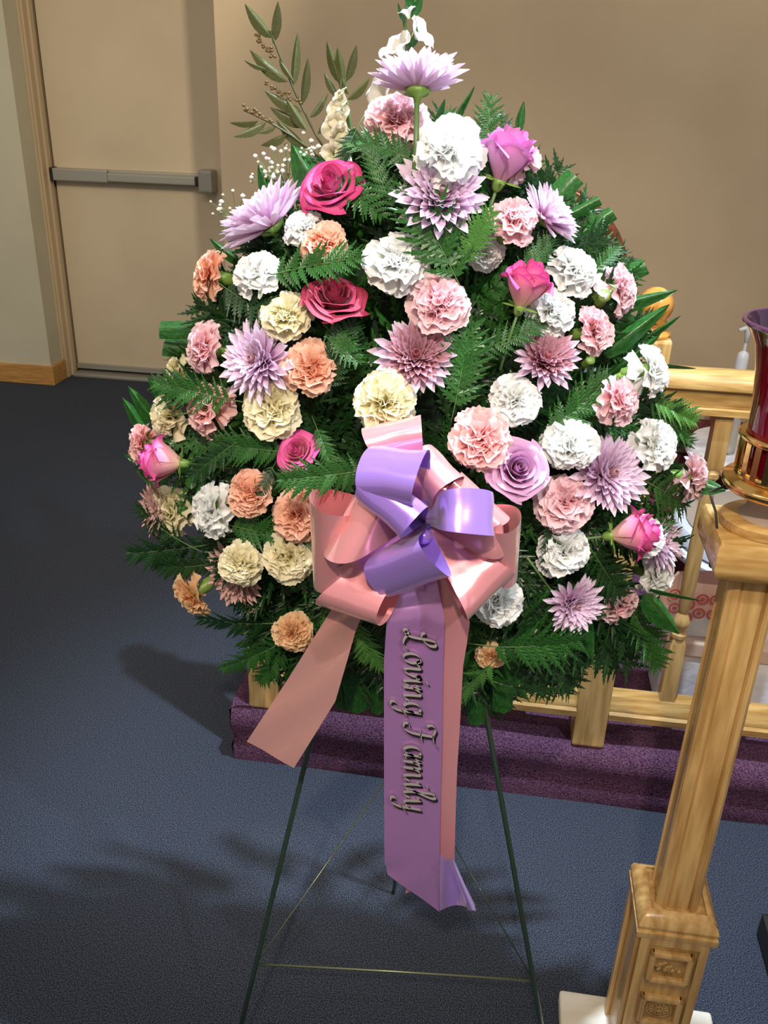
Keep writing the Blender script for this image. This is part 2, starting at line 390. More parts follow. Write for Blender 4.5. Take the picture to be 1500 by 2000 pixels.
round_table('marble_side_table', .775, 2.68, .20, .585, .035, M_marble, 'round white marble-topped side table under the hand pump bottle')
tb = round_table('white_drum_table', .745, 2.29, .25, .505, .05, M_whitep, 'white round table with a taupe mat behind the oak baluster')
part(MB().lathe([(.257, .430), (.265, .440), (.265, .452), (.251, .458)], W(.745, 2.29, 0), 56), 'moulding', M_whitep, tb, ang=40)
part(MB().lathe([(.215, .505), (.218, .510), (.21, .514)], W(.745, 2.29, 0), 48), 'mat', M_taupe, tb, ang=40, label='taupe round mat')
# pump bottle
bc = W(.672, 2.62, 0); z0 = .585
pbt = empty('pump_bottle', bc + np.array([0, 0, z0]), 'clear pump bottle with white cap on the marble-topped table', 'bottle')
part(MB().lathe([(.028, z0), (.032, z0 + 0.0078), (.032, z0 + 0.1950), (.026, z0 + 0.2275), (.013, z0 + 0.2496), (.013, z0 + 0.2600)], bc, 28), 'bottle_body', M_clear, pbt, ang=50)
cp = part(MB().lathe([(.017, z0 + 0.2574), (.017, z0 + 0.2886), (.014, z0 + 0.3016), (.005, z0 + 0.3081), (.004, z0 + 0.3380)], bc, 24), 'cap', M_cap, pbt, ang=50)
part(MB().tube([bc + np.array([0, 0, z0 + 0.3315]), bc + np.array([0, 0, z0 + 0.3575]), bc + np.array([-.010, -.004, z0 + 0.3744]), bc + np.array([-.03, -.01, z0 + 0.3692])], [.005, .008, .007, .004], 10), 'nozzle', M_cap, pbt, smooth=True)
# burgundy bench
bu = empty('burgundy_bench', W(1.4, 2.9, .172), 'long dark burgundy fabric bench against the wall behind the small tables', 'bench')
part(rbox(.46, 2.7, 2.97, 3.01, .18, .45), 'front_panel', M_burg, bu, bevel=.012, seg=3)
part(rbox(.46, 2.7, 2.95, 3.18, .44, .50), 'seat', M_burg, bu, bevel=.02, seg=3)
kn = empty('burgundy_kneeler', W(1.2, 2.50, .172), 'low burgundy upholstered kneeler behind the white drum table', 'kneeler')
part(rbox(.36, 2.3, 2.56, 2.60, .175, .40), 'front_panel', M_burg, kn, bevel=.008, seg=2)
part(rbox(.36, 2.3, 2.555, 2.62, .395, .415), 'top_pad', M_burg, kn, bevel=.008, seg=2)
# round-back chair
ch = empty('round_back_chair', W(-.02, 2.55, .172), 'tall cherry wood chair with rounded burgundy back behind the flowers', 'chair')
def arch(hw, zc, hz, v, n=26):
    return [W(-.02 + hw * math.cos(t), v, zc + hz * math.sin(t)) for t in np.linspace(PI, 0, n)]
fr = [W(-.32, 2.5, .60)] + arch(.31, 1.09, .245, 2.5) + [W(.28, 2.5, .60)]
part(MB().tube(fr, .018, 12), 'back_frame', M_cherry, ch, smooth=True)
cu = arch(.295, 1.09, .23, 2.51); ctr = W(-.02, 2.51, .98)
mb = MB()
ring = [W(-.30, 2.51, .62)] + cu + [W(.26, 2.51, .62)]
for off in (-.018, .025):
    rg = [p + V * off for p in ring]; n = len(rg)
    mb.add(rg + [ctr + V * off * 1.6], [(i, (i + 1) % n, n) for i in range(n)])
part(mb, 'back_cushion', M_burg, ch, smooth=True)
part(rbox(-.30, .26, 2.06, 2.52, .56, .64), 'seat', M_burg, ch, bevel=.025, seg=3)
for (a, b) in ((-.27, 2.09), (.23, 2.09), (-.27, 2.49), (.23, 2.49)):
    part(turned_leg(W(a, b, 0), .172, .57, .022), 'leg', M_cherry, ch, smooth=True)
# side posts seen below the top rail
dp = empty('dark_wood_stool', W(.75, 2.90, .172), 'dark wooden stool standing behind the marble-topped table', 'stool')
for (a, b) in ((.690, 2.885), (.93, 2.885)):
    part(turned_leg(W(a, b, 0), .172, .73, .016), 'leg', M_cherry, dp, smooth=True)
part(rbox(.67, .95, 2.86, 2.945, .72, .745), 'seat', M_cherry, dp, bevel=.008)
# carton with shopping bag on top
bx = empty('storage_carton', W(.60, 1.93, .172), 'pale carton standing on the platform behind the oak rail', 'box')
part(rbox(.445, .86, 1.86, 2.02, .172, .345), 'carton_body', M_bagw, bx, bevel=.006)
part(rbox(.44, .865, 1.855, 2.025, .345, .385), 'carton_lid', M_card, bx, bevel=.005)
bg = empty('printed_bag', W(.55, 1.93, .385), 'white and pink plastic bag printed with red rings on the carton', 'bag')
Pb = []
for k, (z, h, d) in enumerate(((.387, .13, .050), (.41, .14, .056), (.455, .135, .055), (.500, .12, .045), (.525, .108, .03))):
    Pb.append([W(.56 + h * math.copysign(abs(math.cos(t)) ** .6, math.cos(t)) + .004 * math.sin(5 * t + k), 1.93 + d * math.copysign(abs(math.sin(t)) ** .6, math.sin(t)), z + .004 * math.sin(3 * t + k)) for t in np.linspace(0, 2 * PI, 40, endpoint=False)])
part(MB().grid(Pb[:3], closed=True), 'bag_body', M_bagw, bg, smooth=True)
part(MB().grid(Pb[2:], closed=True), 'printed_panel', M_bagp, bg, smooth=True)
for (rpx, rpy) in ((1318, 1160), (1317, 1187), (1372, 1170), (1365, 1197), (1345, 1180), (1392, 1200), (1398, 1172), (1340, 1205)):
    _rp = onV(rpx, rpy, 1.875); ru, rz = float(U @ _rp), float(_rp[2])
    for (r0, r1) in ((.0095, .0145), (0, .0055)):
        cc = W(ru, 1.8725, rz)
        ri = [cc + r0 * (math.cos(t) * U + math.sin(t) * np.array([0, 0, 1.])) for t in np.linspace(0, 2 * PI, 20, endpoint=False)]
        ro = [cc + r1 * (math.cos(t) * U + math.sin(t) * np.array([0, 0, 1.])) for t in np.linspace(0, 2 * PI, 20, endpoint=False)]
        part(MB().grid([ri, ro], closed=True), 'ring_print', M_ring, bg)
wp = empty('white_waste_bin', W(.74, 1.95, .172), 'white tapered bin on the platform right of the oak lamp stand', 'bin')
wc = W(.99, 1.96, 0)
part(MB().lathe([(.085, .172), (.115, .44), (.122, .445), (.122, .470), (.112, .472), (.085, .19)], wc, 40), 'bin_body', M_whitep, wp, ang=40)
part(MB().lathe([(.112, .468), (.108, .53), (.09, .60), (.04, .62)], wc, 30), 'bin_liner', M_bagw, wp, smooth=True)
# black box at the right edge
bk = tag(rbox(.614, .90, 1.18, 1.389, 0, .06).build('black_box', M_black, bevel=.008), 'black box on the carpet at the far right edge', 'box')

# ------------------------------------------------------------------ oak lamp stand
SX, SY = .487, 1.040
SU, SV = float(U[:2] @ (SX, SY)), float(V[:2] @ (SX, SY))
ls = empty('lamp_stand', (SX, SY, 0), 'light oak pedestal lamp stand with carved square panels', 'lamp stand')
def sbox(u0, u1, v0, v1, z0, z1): return rbox(SU + u0, SU + u1, SV + v0, SV + v1, z0, z1)
part(sbox(-.140, .135, -.16, .075, 0, .03), 'base_plate', M_pale, ls, bevel=.007, seg=3)
part(sbox(-.052, .052, -.052, .052, .03, .355), 'pedestal', M_wood, ls, bevel=.004)
for s in (-1, 1):
    part(sbox(s * .046 - .007, s * .046 + .007, -.060, -.052, .03, .340), 'stile', M_wood, ls, bevel=.0025)
    part(sbox(-.060, -.052, s * .044 - .008, s * .044 + .008, .03, .340), 'stile', M_wood, ls, bevel=.0025)
part(sbox(-.053, .053, -.060, -.052, .335, .352), 'cross_rail', M_wood, ls, bevel=.0025)
Pc = []
for h, z in ((.060, .350), (.062, .354), (.062, .364), (.057, .366), (.059, .370), (.061, .376), (.058, .386), (.046, .396), (.042, .397), (.042, .391), (.0, .391)):
    Pc.append([W(SU + h * sx, SV + h * sy, z) for sx, sy in ((-1, -1), (1, -1), (1, 1), (-1, 1))])
part(MB().grid(Pc, closed=True), 'collar', M_wood, ls, ang=35)
# fluted column: square plan with quarter-rounded corners
pl = []
hw = .0335
for q in range(4):
    a0 = q * PI / 2; ex = np.array([math.cos(a0), math.sin(a0)]); ey = np.array([-math.sin(a0), math.cos(a0)])
    for (x, y) in ((hw + .001, -.019), (hw - .005, -.0165), (hw - .002, -.014), (hw - .002, .014), (hw - .005, .0165), (hw + .001, .019), (hw - .0005, .026), (hw - .006, .031)):
        pl.append(ex * x + ey * y)
Pc = [[W(SU + p[0] * s, SV + p[1] * s, z) for p in pl] for z, s in ((.385, 1.0), (.39, 1.0), (.60, .98), (.99, .95))]
part(MB().grid(Pc, closed=True), 'column', M_wood, ls, ang=30)
Pc = []
for h, z in ((.033, .985), (.048, .990), (.060, 1.000), (.064, 1.012), (.064, 1.040), (.060, 1.048), (.040, 1.050), (.0, 1.050)):
    Pc.append([W(SU + h * sx, SV + h * sy, z) for sx, sy in ((-1, -1), (1, -1), (1, 1), (-1, 1))])
part(MB().grid(Pc, closed=True), 'cap_block', M_woodh, ls, ang=35)
part(MB().lathe([(.052, 1.050), (.053, 1.054), (.053, 1.062), (.049, 1.065)], (SX, SY, 0), 40), 'cap_disc', M_woodh, ls, ang=40)
for zc, kind in ((.288, 0), (.186, 1)):
    pn = part(sbox(-.026, .026, -.054, -.050, zc - .024, zc + .024), 'carved_panel', M_woodd, ls)
    l = np.array(ls.location)
    def sub(mb, name, m, smooth=False, bevel=0):
        mb.v = [tuple(np.array(p) - l) for p in mb.v]; return mb.build(name, m, pn, smooth, bevel)
    for (a, b, c, d) in ((-.034, .034, .024, .034), (-.034, .034, -.034, -.024)):
        sub(sbox(a, b, -.063, -.050, zc + c, zc + d), 'moulding', M_wood, bevel=.004)
    for (a, b) in ((-.034, -.024), (.024, .034)):
        sub(sbox(a, b, -.063, -.050, zc - .034, zc + .034), 'moulding', M_wood, bevel=.004)
    cv = MB()
    if kind:
        for R_ in (.020, .015, .006):
            cv.tube([W(SU + R_ * math.cos(t), SV - .0545, zc + R_ * math.sin(t) * .95) for t in np.linspace(0, 2 * PI, 24)], .0022, 6, False)
        for k in range(12):
            t = k * PI / 6
            cv.tube([W(SU + .007 * math.cos(t), SV - .055, zc + .007 * math.sin(t)), W(SU + .014 * math.cos(t), SV - .056, zc + .014 * math.sin(t))], [.0012, .0022], 6)
    else:
        for k in range(5):
            t0 = k * .5
            cv.tube([W(SU + (-.020 + k * .007) + .008 * math.cos(t), SV - .0545, zc - .012 + .004 * k % .012 + .012 * math.sin(t)) for t in np.linspace(t0, t0 + 2.6, 10)], [.001, .002, .0028, .003, .003, .0028, .0025, .002, .0015, .001], 6)
        for k in range(4):
            cv.tube([W(SU - .018 + .011 * k, SV - .055, zc - .010), W(SU - .014 + .011 * k, SV - .056, zc - .004)], [.004, .002], 8)
    sub(cv, 'carving', M_woodd, smooth=True)
# sanctuary lamp
lp = empty('sanctuary_lamp', (SX + .008, SY, 1.065), 'red glass sanctuary lamp in a pierced brass holder on the oak stand', 'lamp')
c3 = np.array([SX + .008, SY, 0])
part(MB().lathe([(.040, 1.065), (.034, 1.070), (.030, 1.082), (.034, 1.092), (.042, 1.098)], c3, 36), 'foot', M_taupe, lp, ang=50)
part(MB().lathe([(.020, 1.094), (.052, 1.097), (.066, 1.104), (.070, 1.112), (.066, 1.116), (.056, 1.118), (.052, 1.124)], c3, 48), 'brass_dish', M_brass, lp, smooth=True)
part(MB().lathe([(.0535, 1.166), (.057, 1.168), (.060, 1.172), (.057, 1.177), (.0535, 1.176)], c3, 48), 'brass_ring', M_brass, lp, smooth=True)
part(MB().lathe([(.0535, 1.120), (.056, 1.122), (.056, 1.127), (.0535, 1.129)], c3, 48), 'brass_ring', M_brass, lp, smooth=True)
for k in range(22):
    a = k * 2 * PI / 22
    if k == 0:
        sl = MB().box((0, 0, 0), (.0011, .0042, .0225)).mesh('slat', M_brass, False)
    o = obj('slat', sl, lp); o.location = (.0550 * math.cos(a), .0550 * math.sin(a), 1.147 - 1.065); o.rotation_euler = (0, 0, a)
gl = MB().lathe([(.047, 1.128), (.049, 1.14), (.050, 1.18), (.052, 1.22), (.056, 1.255), (.063, 1.285), (.074, 1.304), (.079, 1.309),
                 (.080, 1.312), (.077, 1.312), (.072, 1.306), (.061, 1.288), (.054, 1.256), (.050, 1.22), (.048, 1.18), (.047, 1.14), (.044, 1.132)], c3, 64, caps=False)
part(gl, 'glass_chimney', M_redglass, lp, smooth=True)
part(MB().lathe([(.0455, 1.14), (.0465, 1.18), (.0485, 1.22), (.0525, 1.256), (.0600, 1.289), (.0710, 1.3075), (.0765, 1.3132)], c3, 64, caps=False), 'glass_lining', mat('dark_violet_glass', (.016, .003, .018), .08, coat=.8), lp, smooth=True, label='dark violet inside of the glass')
part(MB().tube([c3 + np.array([.0785 * math.cos(t), .0785 * math.sin(t), 1.3105]) for t in np.linspace(0, 2 * PI, 64)], .0034, 8, False), 'glass_rim', M_glassrim, lp, smooth=True)
part(MB().lathe([(.030, 1.135), (.032, 1.14), (.032, 1.298), (.029, 1.301)], c3, 32), 'candle', M_wax, lp, ang=40)
cpts = [(1385, 960, 1.06), (1398, 1000, 1.04), (1401, 1040, 1.03), (1398, 1075, 1.03), (1400, 1120, 1.04)]
cb = []
for i in range(len(cpts) - 1):
    for t in (0, .33, .66): cb.append(onY(*[a + (b - a) * t for a, b in zip(cpts[i], cpts[i + 1])]))
cord = MB().tube([c3 + np.array([-.045, .02, 1.10])] + cb, .0016, 8).build('power_cord', M_black, None, True)
tag(cord, 'thin black cord hanging down beside the oak lamp stand block', 'cord')
_cp = obj('plug', MB().tube([onY(1397, 1062, 1.03), onY(1396, 1078, 1.03), onY(1393, 1105, 1.035)], [.004, .006, .006], 10).mesh('plug', M_black, True), cord)

# ------------------------------------------------------------------ wire easel
ez = empty('wire_easel', (.06, 1.15, 0), 'dark green wire easel holding up the flower spray', 'easel')
HINGE = np.array([.055, 1.315, 1.34])
jl, jr = onY(500, 1883, 1.02), onY(1042, 1915, 1.005)
def ext(j, z): return HINGE + (j - HINGE) * ((HINGE[2] - z) / (HINGE[2] - j[2]))
legL_top, legR_top = onY(612, 1425, 1.125), onY(954, 1420, 1.125)
def leg(top, j):
    d = (j - top); f = j + d * (j[2] / -d[2]); u = top - d * .9
    return [u, top, j, f]
for tp, j in ((legL_top, jl), (legR_top, jr)):
    part(MB().tube(leg(tp, j), .0042, 10), 'leg', M_wire, ez, smooth=True)
rf = onY(768, 1745, 1.365); rf[2] = 0
rf2 = rf + np.array([.002, -.002, .03])
part(MB().tube([rf, rf2, HINGE + np.array([0, .03, -.05])], .0035, 10), 'leg', M_wire, ez, smooth=True)
part(MB().tube([jl, (jl + jr) / 2 + np.array([0, 0, .002]), jr], .0022, 8), 'crossbar', M_wire2, ez, smooth=True)
mid = rf2 + (HINGE - rf2) * .27
part(MB().tube([jl, mid], .0013, 6), 'brace', M_wire2, ez, smooth=True)
part(MB().tube([jr, mid], .0013, 6), 'brace', M_wire, ez, smooth=True)

# ------------------------------------------------------------------ spray body ellipsoid
BC = np.array([.057, 1.215, 1.105]); LEAN = math.radians(9)
ea = np.array([1., 0, 0]); eb = np.array([0, math.sin(LEAN), math.cos(LEAN)]); ec = np.array([0, -math.cos(LEAN), math.sin(LEAN)])
EB = np.array([ea, eb, ec]); ER = np.array([.385, .415, .155])
def taper(b):   # the spray is a little narrower at the top
    return 1 - .27 * max(b + .05, 0) - .05 * max(-b, 0)
def hit(px, py):
    """point on the front of the flower mass seen at this pixel, and its outward normal"""
    r = ray(px, py); r = r / np.linalg.norm(r)
    o = EB @ (CAM - BC) / ER; d = EB @ r / ER
    a = d @ d; b = 2 * o @ d; c = o @ o - 1; D = b * b - 4 * a * c
    if D > 0: t = (-b - math.sqrt(D)) / (2 * a)
    else: t = -b / (2 * a)
    p = CAM + r * t; q = EB @ (p - BC)
    n = EB.T @ (q / ER ** 2); n /= np.linalg.norm(n)
    return p, n, t
CX = CM[:, 0]; CY = -CM[:, 1]; CZ = -CM[:, 2]           # camera right, up, towards camera in world axes
def aim(n, twist=0, xhint=None):
    """rotation taking +Z to n"""
    n = np.asarray(n, float); n = n / np.linalg.norm(n)
    h = np.array([0, 0, 1.]) if xhint is None else np.asarray(xhint, float)
    if abs(n @ h) > .95 * np.linalg.norm(h): h = np.array([1., 0, .1])
    x = h - (h @ n) * n; x /= np.linalg.norm(x); y = np.cross(n, x)
    R = Matrix(((x[0], y[0], n[0]), (x[1], y[1], n[1]), (x[2], y[2], n[2])))
    return (R @ Matrix.Rotation(twist, 3, 'Z')).to_euler()

# foam core
fo = MB()
Pf = []
for k in range(13):
    t = -PI / 2 + k * PI / 12
    Pf.append([BC + EB.T @ (np.array([.27 * math.cos(t) * math.cos(s), .30 * math.cos(t) * math.sin(s), -.0 + .05 * math.sin(t) + .03]) + .006 * rng.randn(3)) for s in np.linspace(0, 2 * PI, 28, endpoint=False)])
fo.grid(Pf, closed=True)
tag(fo.build('foam_block', M_foam, None, True), 'dark green floral foam block deep inside the flower spray', 'foam')

# ------------------------------------------------------------------ leaves
def leaf_mesh(name, m, shape='lance', fold=.18, bend=.25, ribs=0, nx=9, wave=0.0):
    """unit length along +Z, width 1 along X (scaled later), bends towards -Y"""
    P = []; UVs = []
    for i in range(nx):
        v = i / (nx - 1)
        if shape == 'lance': w_ = math.sin(PI * v ** .8) ** .85 if 0 < v < 1 else 0
        elif shape == 'oval': w_ = math.sin(PI * v ** .9) ** .6 if 0 < v < 1 else 0
        elif shape == 'cut': w_ = min(1, .35 + v * 1.6) * (1 - .08 * v)
        elif shape == 'blade': w_ = (1 - v) ** .55 * min(1, .5 + v * 2)
        w_ = max(w_, .02)
        row = []; ru = []
        for j, u in enumerate((-1, -.66, -.33, 0, .33, .66, 1)):
            rib = .012 * math.cos(u * PI * ribs) if ribs else 0
            row.append((u * w_ * .5, -bend * v * v - fold * abs(u) * w_ * .0 + (fold * abs(u) * w_ * .5) * -1 + rib + wave * math.sin(v * 9 + u) * .05, v - .12 * bend * v * v))
            ru.append((u * .5 + .5, v))
        P.append(row); UVs.append(ru)
    return MB().grid(P, UVs).mesh(name, m, True)
def pinna_mesh(name, m, teeth=6, droop=.12, wide=.34):
    v = []; f = []
    n = teeth
    for i in range(n + 1):
        t = i / n; v.append((0, -droop * t * t, t))
    def tip(i, s):
        t = (i + .85) / n; w_ = wide * .5 * (math.sin(PI * min(1, (t + .12)) ** .75) * .9 + .12)
        return (s * w_, -droop * t * t - .05 * w_ * 1.2, min(t + .06, 1.0))
    def notch(i, s):
        t = (i) / n; w_ = wide * .24 * (1 - t * .75); return (s * w_, -droop * t * t - .02, t + .02)
    for s in (-1, 1):
        b = len(v)
        for i in range(n): v.append(notch(i, s)); v.append(tip(i, s))
        v.append((0, -droop, 1.08))
        for i in range(n):
            a0, tp = b + 2 * i, b + 2 * i + 1
            nx_ = b + 2 * (i + 1) if i < n - 1 else b + 2 * n
            f1 = [(i, a0, tp), (i, tp, nx_), (i, nx_, i + 1)]
            if s > 0: f1 = [q[::-1] for q in f1]
            f += f1
    return mesh(name, v, f, m, smooth=False)
class Frond:
    """leaflet placement for a fern frond of unit length (rachis along +Z, face towards +Y)"""
    def __init__(s, n=11, wide=.30, bend=.25, seed=0):
        r = random.Random(seed); s.items = []; s.bend = bend
        for i in range(n):
            t = .10 + .84 * (i / (n - 1)) ** .95
            ln = wide * (math.sin(PI * min(1, .16 + .84 * (1 - t)) ** .9) * .55 + .62 * (1 - t) ** .7 + .06)
            for sd in (-1, 1):
                ang = sd * math.radians(62 - 28 * t + r.uniform(-6, 6))
                s.items.append(((0, -bend * t * t, t + sd * .012), ang, r.uniform(-.35, .15), ln * r.uniform(.92, 1.06), sd))
        s.items.append(((0, -bend * .92, .95), 0, 0, .13, 1))
    def rachis(s, r=.008):
        return MB().tube([(0, -s.bend * t * t, t) for t in (-.25, 0, .2, .4, .6, .8, 1.0)], [r, r, r * .9, r * .75, r * .6, r * .45, r * .3], 5)
    def mats(s):
        for (p, ang, tw, ln, sd) in s.items:
            yield Matrix.Translation(p) @ Matrix.Rotation(ang, 4, 'Y') @ Matrix.Rotation(tw, 4, 'X') @ Matrix.Rotation(sd * .25, 4, 'Z') @ Matrix.Scale(ln, 4)
def joined_frond(name, fr, pin, m):
    mb = fr.rachis(); 
    pv = [tuple(q.co) for q in pin.vertices]; pf = [tuple(q.vertices) for q in pin.polygons]
    for M in fr.mats():
        mb.add([tuple(M @ Vector(q)) for q in pv], pf)
    return mb.mesh(name, m, False)
PIN = {k: pinna_mesh('leaflet', m, 7, wide=.38) for k, m in (('A', M_leafA), ('B', M_leafB), ('C', M_leafC))}
PINb = {k: pinna_mesh('leaflet', m, 5, wide=.42) for k, m in (('A', M_leafA), ('B', M_leafB), ('C', M_leafC))}
FR = [Frond(11, .30, .20, 1), Frond(12, .34, .32, 2), Frond(9, .36, .12, 3), Frond(10, .40, .25, 4), Frond(8, .40, .3, 5), Frond(9, .42, .15, 6), Frond(8, .38, .4, 7)]
STEMM = {}
def fern(px0, py0, px1, py1, kind, label, y0=None, y1=None, fr=0, broad=False, lift=.02, group=None, name='fern_frond'):
    """frond whose rachis runs from one picture point to another, lying on the flower mass"""
    def pt(px, py, y, lf):
        if y is not None: return onY(px, py, y)
        p, n, t = hit(px, py); return p + n * lf
    a = pt(px0, py0, y0, lift * .4); b = pt(px1, py1, y1, lift + .012)
    d = b - a; ln = np.linalg.norm(d); d = d / ln
    face = hit((px0 + px1) / 2, (py0 + py1) / 2)[1]; face = face + .35 * CZ
    y = face - (face @ d) * d; y /= np.linalg.norm(y); x = np.cross(y, d)
    R = Matrix(((x[0], y[0], d[0]), (x[1], y[1], d[1]), (x[2], y[2], d[2])))
    root = empty(name, a, label, 'fern', group, R.to_euler(), ln)
    F_ = FR[fr]; key = (fr,)
    if key not in STEMM: STEMM[key] = F_.rachis().mesh('rachis', M_stem, True)
    obj('rachis', STEMM[key], root)
    pm = (PINb if broad else PIN)[kind]
    for M in F_.mats():
        o = obj('leaflet', pm, root); o.matrix_local = M
    return root
HERO = [
 (715, 918, 553, 946, 'A', 'glossy dark fern frond reaching left over the top of the pink bow', dict(y0=1.00, y1=.975, fr=1)),
 (893, 560, 806, 405, 'A', 'broad toothed fern frond pointing up in front of the upper central mum', dict(fr=3, broad=True, lift=.05)),
 (897, 520, 938, 452, 'C', 'bright toothed fern tip left of the half-hidden white carnation', dict(fr=3, broad=True, lift=.05)),
 (945, 320, 962, 190, 'A', 'shiny bluish fern frond standing highest at the upper right', dict(y0=1.20, y1=1.20, fr=2)),
 (930, 320, 885, 212, 'A', 'narrow fern frond standing just right of the top pink carnation', dict(y0=1.20, y1=1.20, fr=0)),
 (1000, 320, 985, 225, 'B', 'small fern tip behind the pink carnation at the upper right', dict(y0=1.23, y1=1.23, fr=2)),
 (1168, 560, 1180, 425, 'A', 'glossy fern frond standing upright in front of the chair back', dict(y0=1.19, y1=1.19, fr=1)),
 (1150, 540, 1215, 478, 'A', 'short fern frond leaning right near the chair back', dict(y0=1.17, y1=1.18, fr=0)),
 (1265, 780, 1372, 818, 'C', 'bright green fern fan reaching out over the right-hand rail', dict(y0=1.14, y1=1.13, fr=1)),
 (1270, 800, 1362, 862, 'A', 'green fern frond just below the bright fan at the right', dict(y0=1.14, y1=1.13, fr=0)),
 (1225, 1180, 1312, 1308, 'A', 'green fern frond drooping at the lower right corner of the spray', dict(y0=1.12, y1=1.09, fr=1)),
 (1195, 1190, 1185, 1310, 'B', 'dark fern frond hanging in front of the short newel post', dict(y0=1.13, y1=1.10, fr=0)),
 (965, 1290, 868, 1408, 'C', 'light green fern frond drooping beside the pink tail at the bottom', dict(y0=1.05, y1=1.02, fr=3)),
 (955, 1262, 1140, 1278, 'A', 'wide green fern frond reaching right along the bottom edge', dict(y0=1.04, y1=1.03, fr=3)),
 (960, 1330, 1075, 1375, 'A', 'green fern frond under the small apricot bloom', dict(y0=1.06, y1=1.04, fr=1)),
 (400, 1065, 248, 1090, 'B', 'dark fern frond sticking out furthest at the lower left', dict(y0=1.16, y1=1.15, fr=2)),
 (420, 1100, 300, 1125, 'B', 'dark fern frond just above the drooping apricot carnation', dict(y0=1.15, y1=1.14, fr=1)),
 (560, 1215, 385, 1235, 'B', 'dark fern frond reaching left above the lone lowest apricot carnation', dict(y0=1.10, y1=1.10, fr=0)),
 (560, 1250, 436, 1322, 'A', 'green fern frond pointing down left above the left pink tail', dict(y0=1.10, y1=1.08, fr=0)),
 (560, 1270, 500, 1345, 'A', 'green fern frond hanging over the left end post of the rail', dict(y0=1.11, y1=1.10, fr=1)),
 (885, 800, 915, 640, 'A', 'green fern frond standing right of the central mum', dict(fr=3, broad=True)),
 (930, 690, 1050, 632, 'A', 'green fern frond running under the deep pink rosebud at upper right', dict(fr=0)),
 (1060, 850, 1172, 742, 'A', 'fern frond pointing up right between the two upper right mums', dict(fr=1)),
 (540, 545, 700, 520, 'A', 'fern frond lying sideways over the shaded red rose', dict(fr=0, lift=.05)),
 (640, 345, 740, 420, 'A', 'fern frond crossing beside the magenta rose at the upper left', dict(fr=1, lift=.03)),
 (820, 330, 700, 300, 'A', 'glossy fern frond below the top pink carnation pointing left', dict(fr=1, lift=.03)),
 (770, 420, 730, 330, 'A', 'upright fern frond left of the large white carnation', dict(fr=0, lift=.03)),
 (700, 245, 655, 330, 'B', 'fern frond tucked under the cream snapdragon', dict(y0=1.2, y1=1.18, fr=0)),
 (560, 880, 430, 862, 'A', 'fern frond pointing left above the sideways pink rosebud', dict(fr=1)),
 (470, 860, 395, 920, 'B', 'fern frond just right of the sideways pink rosebud', dict(fr=0)),
 (470, 780, 352, 748, 'A', 'fern frond pointing left over the two left pink carnations', dict(fr=0, lift=.04)),
 (385, 1050, 330, 975, 'B', 'thin dark fern frond in front of the leftmost cream carnation', dict(fr=0, lift=.05)),
 (700, 1225, 742, 1320, 'C', 'pale green fern tip hanging below the bow between the ribbon tails', dict(y0=1.03, y1=1.02, fr=0)),  # paler green on this tip and the next paints in warm light
 (705, 1215, 705, 1300, 'C', 'short pale fern tip beside the left ribbon tail', dict(y0=1.03, y1=1.02, fr=0)),
 (1075, 1000, 1070, 1095, 'B', 'dark fern frond hanging right of the bow', dict(fr=1)),
 (1060, 1130, 1150, 1260, 'A', 'fern frond hanging below the lower right mum', dict(fr=1, lift=.03)),
 (1150, 1070, 1205, 1165, 'B', 'dark fern frond below the deep pink rose at the right', dict(fr=0)),
 (640, 760, 690, 640, 'B', 'dark fern frond left of the central mum', dict(fr=1)),
 (620, 830, 660, 905, 'A', 'fern frond beside the small pink rose left of the bow', dict(fr=0)),
 (1120, 800, 1235, 825, 'A', 'fern frond between the pink and white carnations at the right edge', dict(fr=1, lift=-.01)),
 (1240, 930, 1330, 985, 'A', 'fern frond under the rightmost white carnations', dict(fr=0)),
 (1300, 960, 1255, 1030, 'B', 'dark fern frond above the right-hand lilac mum', dict(y0=1.13, y1=1.12, fr=0)),
 (540, 905, 520, 960, 'B', 'small fern tip right of the peach carnation on the left', dict(fr=0)),
 (450, 1020, 600, 1045, 'A', 'fern frond lying level above the two pale yellow carnations', dict(fr=1)),
 (640, 640, 700, 700, 'A', 'fern frond with short leaflets beside the orange carnation', dict(fr=3, broad=True)),
 (1000, 560, 1060, 480, 'A', 'fern frond between the half-hidden white carnation and the mum at right', dict(fr=1)),
 (440, 560, 560, 640, 'B', 'dark fern frond under the flat white carnation on the left', dict(fr=1)),
]
for (a, b, c, d, k, lab, kw) in HERO: fern(a, b, c, d, k, lab, **kw)

# filler fronds: each one a single small mesh
FJ = [joined_frond('fern_frond', FR[(0, 2, 3, 4, 5, 6)[i]], PINb['B' if i % 3 else 'A'], M_leafB if i % 3 else M_leafA) for i in range(6)]
def place_dir(o, p, d, face, ln):
    d = d / np.linalg.norm(d); y = face - (face @ d) * d; y /= np.linalg.norm(y); x = np.cross(y, d)
    o.matrix_world = Matrix(((x[0] * ln, y[0] * ln, d[0] * ln, p[0]), (x[1] * ln, y[1] * ln, d[1] * ln, p[1]), (x[2] * ln, y[2] * ln, d[2] * ln, p[2]), (0, 0, 0, 1)))
OUT = [(60, 780, 830), (100, 740, 890), (200, 665, 950), (300, 590, 1050), (400, 450, 1170), (500, 385, 1235), (600, 350, 1262), (700, 325, 1275), (800, 265, 1335), (900, 248, 1365), (1000, 262, 1335), (1100, 262, 1335), (1200, 370, 1318), (1300, 465, 1290), (1380, 625, 1080), (1425, 850, 980)]
